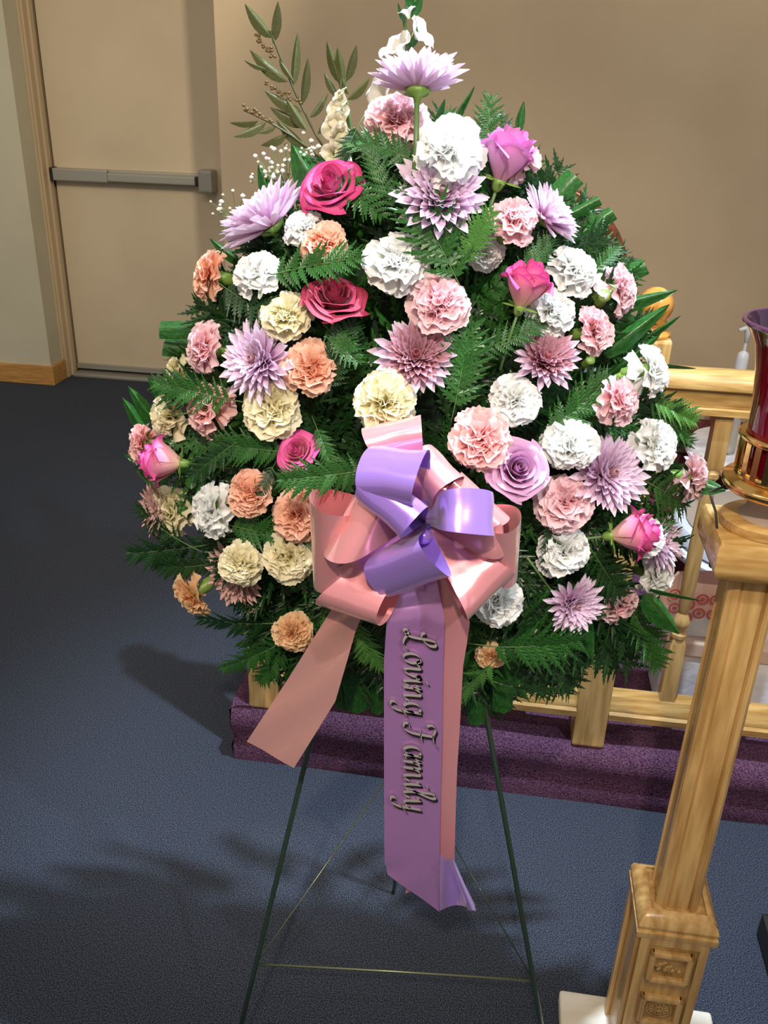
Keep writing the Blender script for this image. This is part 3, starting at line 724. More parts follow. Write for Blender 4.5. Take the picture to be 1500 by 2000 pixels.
def inside(p):
    c = CM.T @ (p - CAM); x, y = 750 + FPX * c[0] / c[2], 1000 + FPX * c[1] / c[2]
    if y < 60 or y > 1425: return False
    for (y0, a0, b0), (y1, a1, b1) in zip(OUT, OUT[1:]):
        if y0 <= y <= y1:
            t = (y - y0) / (y1 - y0); return a0 + (a1 - a0) * t <= x <= b0 + (b1 - b0) * t
    return False
def fillers(n, rmin, rmax, lenr, out, tagf, meshes, name, front=.2):
    for i in range(n):
        ang = (i * 2.399963) % (2 * PI); rr = rmin + (rmax - rmin) * math.sqrt((i + .5) / n)
        la, lb = math.cos(ang) * rr, math.sin(ang) * rr
        if abs(lb) > .99: continue
        lc = math.sqrt(max(0, 1 - rr * rr))
        q = np.array([la, lb, lc]) * ER; q[0] *= taper(lb)
        nrm = q / ER ** 2; nrm /= np.linalg.norm(nrm)
        rad = np.array([la, lb, 0]) + .25 * rng.randn(3); rad[2] = 0; rad /= np.linalg.norm(rad) + 1e-6
        o_ = out * rng.uniform(.6, 1.4)
        dl = rad * 1.0 + nrm * o_
        dl = dl / np.linalg.norm(dl)
        base = q - nrm * .062 - dl * .03
        ln = rng.uniform(*lenr); B_, D_ = BC + EB.T @ base, EB.T @ dl
        for _ in range(4):
            if not inside(B_ + D_ * ln): ln *= .88
        if not inside(B_ + D_ * ln * .9): B_ = B_ - EB.T @ (q * np.array([.14, .14, 0])); ln *= .95
        if not inside(B_ + D_ * ln * .85): continue
        o = obj(name, meshes[i % len(meshes)])
        place_dir(o, B_, D_, EB.T @ (nrm + .3 * rng.randn(3)), ln)
        tagf(o, rr)
def zone(o):
    q = EB @ (np.array(o.matrix_world.translation) - BC)
    h = 'left' if q[0] < -.10 else 'right' if q[0] > .10 else 'middle'; v = 'upper' if q[2 - 1] > .10 else 'lower' if q[1] < -.12 else 'centre'
    return ('centre' if h == 'middle' else h) + ' side' if v == 'centre' else v + ' ' + h
def ftag(o, rr):
    z = zone(o)
    if rr < .6: tag(o, 'dark fern frond filling a gap between blooms, %s of the spray' % z, 'fern', 'fern fronds between the blooms, ' + z)
    else: tag(o, 'dark fern frond fringing the outer edge, %s of the spray' % z, 'fern', 'fern fronds round the rim, ' + z)
def ftag_old(o, rr):
    if rr < .75: tag(o, 'dark fern frond filling a gap between the blooms in the middle of the spray', 'fern', 'fern fronds between the blooms')
    else: tag(o, 'dark fern frond fringing the outer edge of the spray', 'fern', 'fern fronds round the rim')
fillers(120, .02, .80, (.12, .16), .42, ftag, FJ, 'fern_frond')
fillers(60, .76, .84, (.10, .135), .05, ftag, FJ, 'fern_frond')
# oval-leaved sprigs
def sprig_mesh(m, n=7, seed=0, shape='oval', lw=.36, ll=.26):
    r = random.Random(seed); lm = leaf_mesh('l', m, shape, nx=5); mb = MB().tube([(0, 0, -.2), (0, -.02, .5), (0, -.05, 1)], [.010, .008, .004], 5)
    pv = [tuple(q.co) for q in lm.vertices]; pf = [tuple(q.vertices) for q in lm.polygons]
    for i in range(n):
        t = .15 + .8 * i / (n - 1)
        for sd in (-1, 1):
            M = Matrix.Translation((0, -.05 * t * t, t)) @ Matrix.Rotation(sd * r.uniform(.8, 1.15), 4, 'Y') @ Matrix.Rotation(r.uniform(-.5, .2), 4, 'X') @ Matrix.Diagonal((lw * ll, ll, ll * (1.1 - .35 * t), 1))
            mb.add([tuple(M @ Vector(q)) for q in pv], pf)
    return mb.mesh('leaf_sprig', m, True)
SJ = [sprig_mesh(M_leafA, 7, 1, lw=.5), sprig_mesh(M_leafB, 8, 2, lw=.5), sprig_mesh(M_leafA, 6, 3, lw=.6)]
fillers(46, .05, .85, (.08, .11), .7, lambda o, r: tag(o, 'small sprig of oval green leaves in the fern, %s of the spray' % zone(o), 'leaf sprig', 'oval-leaved sprigs, ' + zone(o)), SJ, 'leaf_sprig')

# drooping fringe along the bottom
def low(x): return float(np.interp(x, [470, 620, 740, 850, 980, 1080, 1200, 1290], [1300, 1372, 1385, 1412, 1400, 1372, 1330, 1285]))
for k in range(2):
    for i, x in enumerate(np.arange(475 + 22 * k, 1290, 48)):
        a = onY(810 + (x - 810) * .72, low(x) - 165 - 60 * k, 1.15); b = onY(x, low(x) - 42 * k, 1.13 - .03 * k); d = b - a; ln = np.linalg.norm(d)
        o = obj('fern_frond', FJ[(i + k) % 6]); place_dir(o, a, d, CZ + .5 * rng.randn(3) * .5, ln)
        side = 'left of the ribbon tails' if x < 740 else 'behind the ribbon tails' if x < 930 else 'right of the ribbon tails'
        tag(o, 'dark fern frond drooping in the bottom fringe ' + side, 'fern', 'bottom fringe fronds ' + side)
# backing palm leaves behind the spray
BL = leaf_mesh('palm_leaf', M_broad, 'blade', fold=.3, bend=.10, nx=9, ribs=2)
for i in range(30):
    a = i * 2 * PI / 30 + .05; d = np.array([math.cos(a), math.sin(a), -.05])
    b_ = np.array([math.cos(a) * .17, math.sin(a) * .20, -.03 - .02 * (i % 3)])
    ln = .175 * (1 + .10 * math.sin(i * 5.1)) * (1 - .18 * max(0, math.sin(a))); o = obj('palm_leaf', BL)
    place_dir(o, BC + EB.T @ b_, EB.T @ d, EB.T @ np.array([.2 * math.sin(i), .1, 1.]), ln)
    o.scale = (ln * .33, ln, ln)
    tag(o, 'dark green palm leaf backing the flower spray, %s' % zone(o), 'leaf', 'backing palm leaves, ' + zone(o))
# named broad leaves: base px, tip px, width px, depth y, shape, label
LEAF = {s: leaf_mesh('broad_leaf', M_broad, s, fold=f, bend=b, nx=10, ribs=r) for s, f, b, r in (('lance', .3, .12, 2), ('cut', .25, .06, 3), ('blade', .35, .1, 2))}
LEAFo = leaf_mesh('leaf', M_olive, 'lance', fold=.3, bend=.08, nx=8)
def broad(px0, py0, px1, py1, wpx, y0, y1, shape, label, me=None, name='broad_leaf', parent=None, face=None):
    a, b = onY(px0, py0, y0), onY(px1, py1, y1); d = b - a; ln = np.linalg.norm(d)
    dep = (a - CAM) @ CM[:, 2] * -1; dep = abs((a - CAM) @ (-CZ))
    wd = wpx / FPX * dep
    o = obj(name, me or LEAF[shape]); fc = CZ + .35 * np.array([0, 0, 1.]) if face is None else face
    d = d / ln; y = fc - (fc @ d) * d; y /= np.linalg.norm(y); x = np.cross(y, d)
    M = Matrix(((x[0] * wd, y[0] * ln, d[0] * ln, a[0]), (x[1] * wd, y[1] * ln, d[1] * ln, a[1]), (x[2] * wd, y[2] * ln, d[2] * ln, a[2]), (0, 0, 0, 1)))
    if parent is not None: o.parent = parent; o.matrix_local = Matrix.Translation(-parent.location) @ M
    else: o.matrix_world = M; tag(o, label, 'leaf')
    return o
for t in [
 (640, 405, 572, 275, 62, 1.22, 1.22, 'lance', 'broad shiny green leaf behind the magenta rose at the upper left'),
 (540, 420, 505, 320, 30, 1.24, 1.24, 'lance', 'narrow green leaf behind the upper left lilac mum'),
 (420, 640, 308, 635, 42, 1.21, 1.21, 'cut', 'wide flat cut leaf sticking out at the left, the upper of the pair'),
 (420, 690, 318, 668, 44, 1.22, 1.22, 'cut', 'wide flat cut leaf sticking out at the left, the lower of the pair'),
 (340, 810, 288, 732, 24, 1.21, 1.21, 'lance', 'green leaf blade beside the half-hidden cream carnation at the left'),
 (310, 835, 250, 753, 26, 1.21, 1.21, 'lance', 'long green leaf blade at the left edge, the upper of two'),
 (300, 870, 238, 775, 26, 1.20, 1.20, 'lance', 'long green leaf blade at the left edge, the lower of two'),
 (330, 910, 240, 885, 34, 1.20, 1.20, 'lance', 'short green leaf behind the leftmost pink carnation'),
 (330, 950, 262, 910, 30, 1.21, 1.21, 'lance', 'dark leaf behind the sideways pink rosebud'),
 (1070, 400, 1122, 340, 48, 1.22, 1.22, 'cut', 'bright green cut leaf above the upper right lilac mum'),
 (1090, 430, 1170, 384, 24, 1.22, 1.22, 'cut', 'green cut leaf at the upper right, the middle of three'),
 (1100, 480, 1195, 408, 34, 1.22, 1.22, 'cut', 'green cut leaf at the upper right, the lowest of three'),
 (1170, 560, 1260, 512, 40, 1.21, 1.21, 'cut', 'dark cut leaf sticking out above the blush carnation at the right'),
 (1190, 600, 1326, 560, 40, 1.17, 1.17, 'blade', 'long dark blade crossing the wooden ball finial'),
 (1180, 690, 1308, 590, 48, 1.15, 1.15, 'blade', 'long ribbed blade reaching up to the wooden ball finial'),
 (1200, 700, 1330, 612, 24, 1.17, 1.17, 'blade', 'thin blade just below the wooden ball finial'),
 (1190, 730, 1290, 650, 30, 1.16, 1.16, 'blade', 'green blade in front of the tall newel post'),
 (1270, 708, 1364, 716, 9, 1.14, 1.14, 'blade', 'very thin curved leaf above the top rail'),
 (1345, 938, 1418, 955, 34, 1.15, 1.12, 'lance', 'green leaf reaching right to the brass lamp dish'),
 (1270, 1150, 1375, 1172, 11, 1.08, 1.07, 'blade', 'thin straight leaf crossing in front of the printed bag'),
 (1255, 1160, 1336, 1240, 48, 1.08, 1.07, 'lance', 'broad dark leaf in front of the oak baluster at the lower right'),
 (1130, 1170, 1165, 1300, 46, 1.10, 1.08, 'lance', 'broad dark leaf hanging at the lower right of the spray'),
 (870, 260, 925, 165, 20, 1.24, 1.24, 'blade', 'narrow leaf behind the top mum at the right'),
 (845, 260, 868, 192, 20, 1.24, 1.24, 'blade', 'short leaf beside the stem of the top mum'),
 (1010, 270, 1024, 196, 18, 1.24, 1.24, 'lance', 'single upright leaf tip at the upper right'),
 (1000, 260, 975, 400, 30, 1.24, 1.24, 'blade', 'leaf hidden behind the lilac rose at the upper right'),
 (690, 1290, 700, 1398, 54, 1.13, 1.12, 'cut', 'dark leaf hanging straight down left of the mauve tail, the left one'),
 (738, 1300, 738, 1402, 30, 1.13, 1.12, 'cut', 'dark leaf hanging straight down left of the mauve tail, the right one'),
 (660, 1290, 672, 1392, 34, 1.15, 1.14, 'cut', 'dark leaf hanging behind the left pink tail'),
 (985, 1300, 985, 1398, 44, 1.10, 1.09, 'cut', 'dark leaf hanging down over the bottom rail'),
 (930, 1330, 935, 1422, 40, 1.12, 1.11, 'cut', 'dark leaf hanging lowest beside the right easel leg'),
 (1050, 1260, 1090, 1340, 46, 1.12, 1.11, 'lance', 'dark broad leaf at the bottom right of the fern fringe'),
 (580, 1290, 555, 1370, 34, 1.13, 1.13, 'lance', 'dark green leaf hanging over the left end of the rail'),
 (540, 1290, 520, 1340, 24, 1.13, 1.13, 'lance', 'small dark leaf at the lower left above the end post'),
 (480, 520, 410, 462, 22, 1.22, 1.22, 'lance', 'small dark leaf below the upper left lilac mum'),
]: broad(*t[:8], t[8])

# ------------------------------------------------------------------ olive sprigs, snapdragon, gladiolus, baby's breath
def sprig(pts, leaves, y, label, name='olive_sprig', buds=()):
    root = empty(name, onY(*pts[0], y), label, 'foliage'); l = np.array(root.location)
    part(MB().tube([onY(*p, y) for p in pts], [.0014] * (len(pts) - 1) + [.0008], 6), 'stem', M_ostem, root, smooth=True)
    for (a, b, c, d, wp) in leaves:
        broad(a, b, c, d, wp, y, y + .012 * math.sin(a), 'lance', None, LEAFo, 'leaf', root)
    for (a, b, c, d) in buds:
        mb = MB(); n = 16
        for k in range(n):
            t = k / (n - 1); p = onY(a + (c - a) * t + random.uniform(-6, 6), b + (d - b) * t + random.uniform(-6, 6), y)
            mb.lathe([(.0004, -.002), (.0021, -.001), (.0021, .001), (.0004, .002)], p, 7)
        mb.tube([onY(a, b, y), onY(c, d, y)], .0006, 5)
        o = part(mb, 'bud_cluster', M_berry, root, smooth=True); o['kind'] = 'stuff'; o['label'] = 'brown bud cluster'
    return root
sprig([(665, 330), (620, 270), (585, 200), (555, 130), (535, 80), (528, 60)],
      [(533, 75, 480, 4, 26), (533, 85, 541, 2, 20), (545, 115, 575, 158, 12), (572, 170, 580, 60, 18), (562, 160, 488, 92, 28), (520, 135, 478, 115, 10),
       (590, 205, 600, 112, 18), (590, 218, 517, 172, 26), (605, 230, 640, 178, 16), (600, 245, 527, 205, 26), (620, 262, 648, 215, 20)], 1.26,
      'tall olive-leaved sprig rising to the picture top at the upper left', buds=[(502, 72, 535, 112), (520, 165, 585, 200)])
sprig([(700, 330), (680, 240), (665, 170), (668, 130)],
      [(665, 165, 640, 80, 20), (670, 165, 660, 92, 20), (676, 160, 695, 86, 18), (660, 190, 634, 140, 16), (678, 195, 720, 150, 20), (682, 185, 660, 130, 18)], 1.26,
      'olive-leaved sprig standing behind the cream snapdragon')
sprig([(640, 320), (570, 265), (520, 235), (475, 215)],
      [(505, 236, 446, 236, 16), (520, 238, 453, 264, 22), (540, 245, 500, 258, 14), (560, 262, 506, 281, 22), (600, 255, 560, 190, 22), (600, 290, 540, 230, 22)], 1.25,
      'olive-leaved sprig leaning far left below the tall one', buds=[(475, 206, 530, 235)])
def bell(m, n=14, curl=.5):
    P = []; UVs = []
    for i, (r, z) in enumerate(((.10, 0), (.22, .25), (.34, .5), (.50, .75), (.80, .95), (1.0, .92))):
        P.append([((r + .12 * r * math.sin(3 * a) * (i > 3)) * math.cos(a), (r + .12 * r * math.sin(3 * a) * (i > 3)) * math.sin(a), z + .10 * math.sin(6 * a + 1) * (i > 2)) for a in np.linspace(0, 2 * PI, n * 2, endpoint=False)])
        UVs.append([(k / n / 2, i / 5) for k in range(n * 2)])
    return MB().grid(P, UVs, closed=True).mesh('blossom', m, True)
BELL, BELLs = bell(M_glad), bell(M_snap)
def blossoms(root, lst, me, y):
    for (px, py, wpx, dx, dy, dz) in lst:
        o = obj('blossom', me, root); p = onY(px, py, y); s = wpx / FPX * abs((p - CAM) @ CZ) * .62
        n = dx * CX + dy * CY + dz * CZ; o.location = Vector(p - n / np.linalg.norm(n) * s * .8 - np.array(root.location))
        o.rotation_euler = aim(n, px); o.scale = (s, s, s)
gl_ = empty('gladiolus_stalk', onY(800, 260, 1.27), 'white gladiolus stalk rising behind the top mum to the picture top', 'flower')
part(MB().tube([onY(*p, 1.27) for p in ((790, 330), (792, 250), (798, 120), (790, 40), (806, -60))], [.004, .0035, .003, .0025, .0015], 8), 'stem', M_stem, gl_, smooth=True)
blossoms(gl_, [(775, 88, 58, -.5, .5, .6), (822, 62, 56, .7, .3, .5), (742, 184, 60, -.7, .1, .6), (795, 22, 28, -.3, .8, .3), (770, 150, 50, -.3, .2, .8)], BELL, 1.26)
for q in ((800, 95, 812, 52, 20), (792, 45, 780, 5, 10), (800, 35, 822, -10, 22), (803, 20, 800, -30, 20)):
    broad(*q, 1.262, 1.25, 'lance', None, LEAF['lance'], 'bract', gl_)
sd_ = empty('snapdragon', onY(665, 330, 1.22), 'cream snapdragon standing left of the top pink carnation', 'flower')
part(MB().tube([onY(*p, 1.225) for p in ((690, 340), (685, 260), (678, 200), (665, 178))], [.0028, .0025, .0018, .001], 8), 'stem', M_stem, sd_, smooth=True)
blossoms(sd_, [(660, 222, 40, -.4, -.2, .8), (655, 248, 44, -.2, -.5, .8), (664, 200, 32, -.6, .1, .6), (666, 268, 42, .2, -.7, .6), (660, 186, 20, -.5, .3, .5), (668, 176, 16, -.3, .7, .3), (650, 300, 36, -.2, -.3, .9), (668, 310, 30, .4, 0, .9)], BELLs, 1.21)
def gyp(cx, cy, w_, h_, y, n, label):
    root = empty('babys_breath', onY(cx, cy + h_ / 2, y), label, 'flower'); mb = MB(); ms = MB()
    for k in range(n):
        p = onY(cx + random.gauss(0, w_ / 4), cy + random.gauss(0, h_ / 4), y + random.uniform(-.02, .02))
        r = random.uniform(.0018, .0034)
        mb.lathe([(r * .2, -r), (r, -r * .3), (r * 1.1, r * .3), (r * .3, r)], p, 6)
        ms.tube([p, onY(cx + w_ * .3, cy + h_ * .6, y)], .0004, 3, False)
    a = part(mb, 'blossom', M_gyp, root, smooth=True); a['kind'] = 'stuff'; b = part(ms, 'stem', M_stem, root); b['kind'] = 'stuff'
gyp(535, 320, 90, 100, 1.25, 46, "baby's breath cluster behind the broad leaf at the upper left")
gyp(445, 405, 60, 50, 1.26, 20, "small baby's breath tuft above the upper left lilac mum")
gyp(600, 290, 70, 60, 1.25, 22, "loose baby's breath sprays beside the olive-leaved stems")

# ------------------------------------------------------------------ flower models (unit radius 1, facing +Z)
def carn_petal_pts(length, half, e, az, amp, seed, nu=13, nv=6, zoff=0):
    r = random.Random(seed); ph = [r.uniform(0, 6.28) for _ in range(4)]; fq = r.uniform(1.3, 2.3)
    ce, se = math.cos(e), math.sin(e); ca, sa = math.cos(az), math.sin(az); P = []; UVs = []
    lean = r.uniform(-.12, .12)
    for i in range(nv):
        v = i / (nv - 1); row = []; ru = []
        for j in range(nu):
            u = -1 + 2 * j / (nu - 1)
            rr = length * v * (1 - .10 * u * u * v)
            if i == nv - 1: rr *= 1 + (.022 if j % 2 else -.016) + .02 * r.uniform(-1, 1)
            a = u * half * (.35 + .65 * v ** .7)
            x, y = rr * math.cos(a), rr * math.sin(a)
            z = amp * v ** 1.7 * math.sin(fq * u * PI + ph[0]) + .35 * amp * v ** 2.5 * math.sin(11 * u + ph[1]) + .3 * amp * v * math.sin(4 * v + ph[2]) - .10 * v ** 3 * length + lean * u * v
            x2 = x * ce - z * se; z2 = x * se + z * ce + zoff
            row.append((x2 * ca - y * sa, x2 * sa + y * ca, z2)); ru.append((j / (nu - 1), v))
        P.append(row); UVs.append(ru)
    return P, UVs
def carnation_meshes(seed, m):
    r = random.Random(seed); outer = []
    for k in range(3):
        P, u = carn_petal_pts(1.0, .66, 0, 0, .10, seed * 50 + k, 17, 6)
        outer.append(MB().grid(P, u).mesh('petal', m))
    mb = MB()
    for (n, e0, e1, ln, half, amp, tw, off) in ((9, 14, 34, .92, .68, .13, .35, .02), (10, 34, 58, .84, .72, .15, .8, .08), (12, 55, 80, .74, .80, .15, 1.3, .16), (8, 72, 92, .66, .85, .14, 1.6, .12)):
        a0 = r.uniform(0, 6)
        for k in range(n):
            P, u = carn_petal_pts(ln * r.uniform(.86, 1.08), half, 0, 0, amp, r.random(), 15, 6)
            az = a0 + k * 2 * PI / n + r.uniform(-.3, .3)
            M = Matrix.Translation((off * math.cos(az) * r.uniform(.3, 1.3), off * math.sin(az) * r.uniform(.3, 1.3), .04)) @ Matrix.Rotation(az, 4, 'Z') @ Matrix.Rotation(-math.radians(r.uniform(e0, e1)), 4, 'Y') @ Matrix.Rotation(r.uniform(-tw, tw), 4, 'X')
            mb.grid([[tuple(M @ Vector(q)) for q in row] for row in P], u)
    return outer, mb.mesh('ruffled_centre', m)
def calyx_mesh():
    return MB().lathe([(.06, -1.15), (.12, -.98), (.24, -.9), (.26, -.6), (.24, -.25), (.30, .0), (.16, .06)], (0, 0, 0), 14).mesh('calyx', M_calyx)
CALYX = calyx_mesh()
STEM = MB().tube([(0, 0, -1.0), (.02, 0, -1.8), (0, .05, -2.6)], .055, 7).mesh('stem', M_stem)
CARM = {}
def carn(root, colour, seed):
    key = (colour, seed % 3)
    if key not in CARM: CARM[key] = carnation_meshes(seed % 3 + 1, CARN[colour])
    outer, cen = CARM[key]; r = random.Random(seed)
    for k in range(9):
        o = obj('petal', outer[k % 3], root)
        az = k * 2 * PI / 9 + r.uniform(-.12, .12); el = math.radians(r.uniform(-8, 14) if r.random() > .2 else r.uniform(-38, -20))
        o.rotation_euler = (Matrix.Rotation(az, 3, 'Z') @ Matrix.Rotation(-el, 3, 'Y')).to_euler()
        s = r.uniform(.90, 1.08); o.scale = (s, s, s)
    o = obj('ruffled_centre', cen, root); o.rotation_euler = (0, 0, r.uniform(0, 6)); o.scale = (r.uniform(.92, 1.08), r.uniform(.92, 1.08), r.uniform(.78, .95))
    obj('calyx', CALYX, root); obj('stem', STEM, root)
def rose_petal(rad, height, span, az, curl, m, seed, open_=0., base=.25):
    r = random.Random(seed); P = []; UVs = []; nu, nv = 11, 10
    for i in range(nv):
        v = i / (nv - 1); row = []; ru = []
        for j in range(nu):
            u = -1 + 2 * j / (nu - 1)
            vv = v * (1 - .16 * abs(u) ** 2.5)
            a = az + u * span
            rr = rad * (base + (1 - base) * math.sin(min(vv * 1.9, PI / 2)) ) + open_ * vv ** 1.5
            rr *= 1 + .05 * u
            z = height * (vv + .04 * (1 - abs(u)) ** 2 * v ** 4)
            c = max(0, v - .72) / .28
            cc = curl * c * c * (.7 + .6 * u * u + .2 * math.sin(u * 4 + seed))
            rr += cc; z -= cc * .55 + .25 * curl * c ** 3
            row.append((rr * math.cos(a), rr * math.sin(a), z)); ru.append((j / (nu - 1), v))
        P.append(row); UVs.append(ru)
    return MB().grid(P, UVs).mesh('petal', m)
ROSM = {}
def rose(root, colour, seed, bud=False):
    key = (colour, bud)
    if key not in ROSM:
        m = ROSE[colour]; r = random.Random(seed + 5); L_ = []
        rings = [(2, .10, 1.22, 1.7, .0, 0), (3, .20, 1.24, 1.3, .02, 0), (3, .32, 1.22, 1.15, .05, .02), (4, .45, 1.15, .95, .10, .05)]
        if bud: rings += [(3, .55, 1.12, 1.1, .10, .03), (4, .62, 1.02, .85, .14, .06), (2, .66, .95, .8, .20, .12)]
        else: rings += [(4, .58, 1.05, .95, .16, .12), (5, .68, .92, .85, .22, .22), (5, .72, .78, .80, .26, .36)]
        for q, (n, rad, h, span, curl, op) in enumerate(rings):
            off = r.uniform(0, 6)
            for k in range(n):
                L_.append(rose_petal(rad, h * r.uniform(.96, 1.03), span, off + k * 2 * PI / n, curl, m, r.randint(0, 99), op))
        ROSM[key] = L_
    for me in ROSM[key]: obj('petal', me, root)
    for k in range(5):
        o = obj('sepal', SEPAL, root); a = k * 2 * PI / 5
        o.matrix_local = Matrix.Rotation(a, 4, 'Z') @ Matrix.Translation((.16, 0, .0)) @ Matrix.Rotation(math.radians(75), 4, 'Y') @ Matrix.Rotation(PI / 2, 4, 'Z') @ Matrix.Diagonal((.2, .55, .55, 1))
    obj('hip', HIP, root); o = obj('stem', STEM, root); o.location = (0, 0, .75)
SEPAL = leaf_mesh('sepal', M_calyx, 'lance', nx=5)
HIP = MB().lathe([(.06, -.28), (.15, -.2), (.19, -.08), (.22, .04)], (0, 0, 0), 12).mesh('hip', M_calyx)
def mum_petal(length, width, e, az, curve, m=None, seed=0, name='petal'):
    r = random.Random(seed); P = []; UVs = []; nv = 7
    ce, se = math.cos(e), math.sin(e); ca, sa = math.cos(az), math.sin(az)
    for i in range(nv):
        v = i / (nv - 1); w_ = width * .5 * (.35 + .65 * math.sin(min(1, v * 1.25) * PI / 2)) * (1 if v < .8 else max(.10, 1 - ((v - .8) / .2) ** 1.6))
        row = []; ru = []
        for j, u in enumerate((-1, -.5, 0, .5, 1)):
            x = length * v; y = u * w_; z = curve * length * v * v + abs(u) ** 1.5 * w_ * .75
            x2 = x * ce - z * se; z2 = x * se + z * ce
            row.append((x2 * ca - y * sa, x2 * sa + y * ca, z2)); ru.append((j / 4, v))
        P.append(row); UVs.append(ru)
    return P, UVs
MUMM = {}
def mum(root, style, seed):
    if style not in MUMM:
        r = random.Random(11); mo, mi, mc = {'lilac': (M_mum, M_mum, M_mumd), 'dusky': (M_mum, M_mumd, M_mumc), 'deep': (M_mumd, M_mumd, M_mumc), 'brown': (M_mumbr, M_mumbr, M_mumc)}[style]
        pets = []
        for (ln, cv) in ((1.0, .10), (.95, .16), (.9, .22)):
            P, u = mum_petal(ln, .185, 0, 0, cv); pets.append(MB().grid(P, u).mesh('petal', mo))
        mb = MB()
        for (n, e, ln, cv, wd) in ((24, 30, .88, .14, .17), (23, 40, .80, .14, .165), (21, 50, .72, .10, .16), (18, 61, .60, .04, .15)):
            off = r.uniform(0, 6)
            for k in range(n):
                P, u = mum_petal(ln * r.uniform(.9, 1.08), wd, math.radians(e + r.uniform(-5, 5)), off + k * 2 * PI / n + r.uniform(-.06, .06), cv); mb.grid(P, u)
        inner = mb.mesh('inner_petals', mi); mb = MB()
        for (n, e, ln, cv, wd) in ((15, 70, .50, .25, .13), (13, 78, .44, .35, .12), (9, 85, .38, .4, .11), (5, 89, .32, .4, .10)):
            off = r.uniform(0, 6)
            for k in range(n):
                P, u = mum_petal(ln, wd, math.radians(e), off + k * 2 * PI / n, cv); 
                mb.grid(P, u)
        MUMM[style] = (pets, inner, mb.mesh('centre_florets', mc))
    pets, inner, cen = MUMM[style]; r = random.Random(seed)
    for ring, (n, e) in enumerate(((21, 6), (21, 20))):
        for k in range(n):
            o = obj('petal', pets[r.randint(0, 2)], root)
            az = (k + ring * .5) * 2 * PI / n + r.uniform(-.08, .08); el = math.radians(e + r.uniform(-6, 8)); s = r.uniform(.88, 1.1)
            o.rotation_euler = (Matrix.Rotation(az, 3, 'Z') @ Matrix.Rotation(-el, 3, 'Y')).to_euler(); o.scale = (s, s, s)
    o = obj('inner_petals', inner, root); o['kind'] = 'stuff'; o.rotation_euler = (0, 0, r.uniform(0, 6))
    o = obj('centre_florets', cen, root); o['kind'] = 'stuff'
    obj('calyx', MUMCAL, root); o = obj('stem', STEM, root); o.location = (0, 0, .80)
MUMCAL = MB().lathe([(.05, -.22), (.08, -.12), (.22, -.06), (.26, .02)], (0, 0, 0), 14).mesh('calyx', M_calyx)

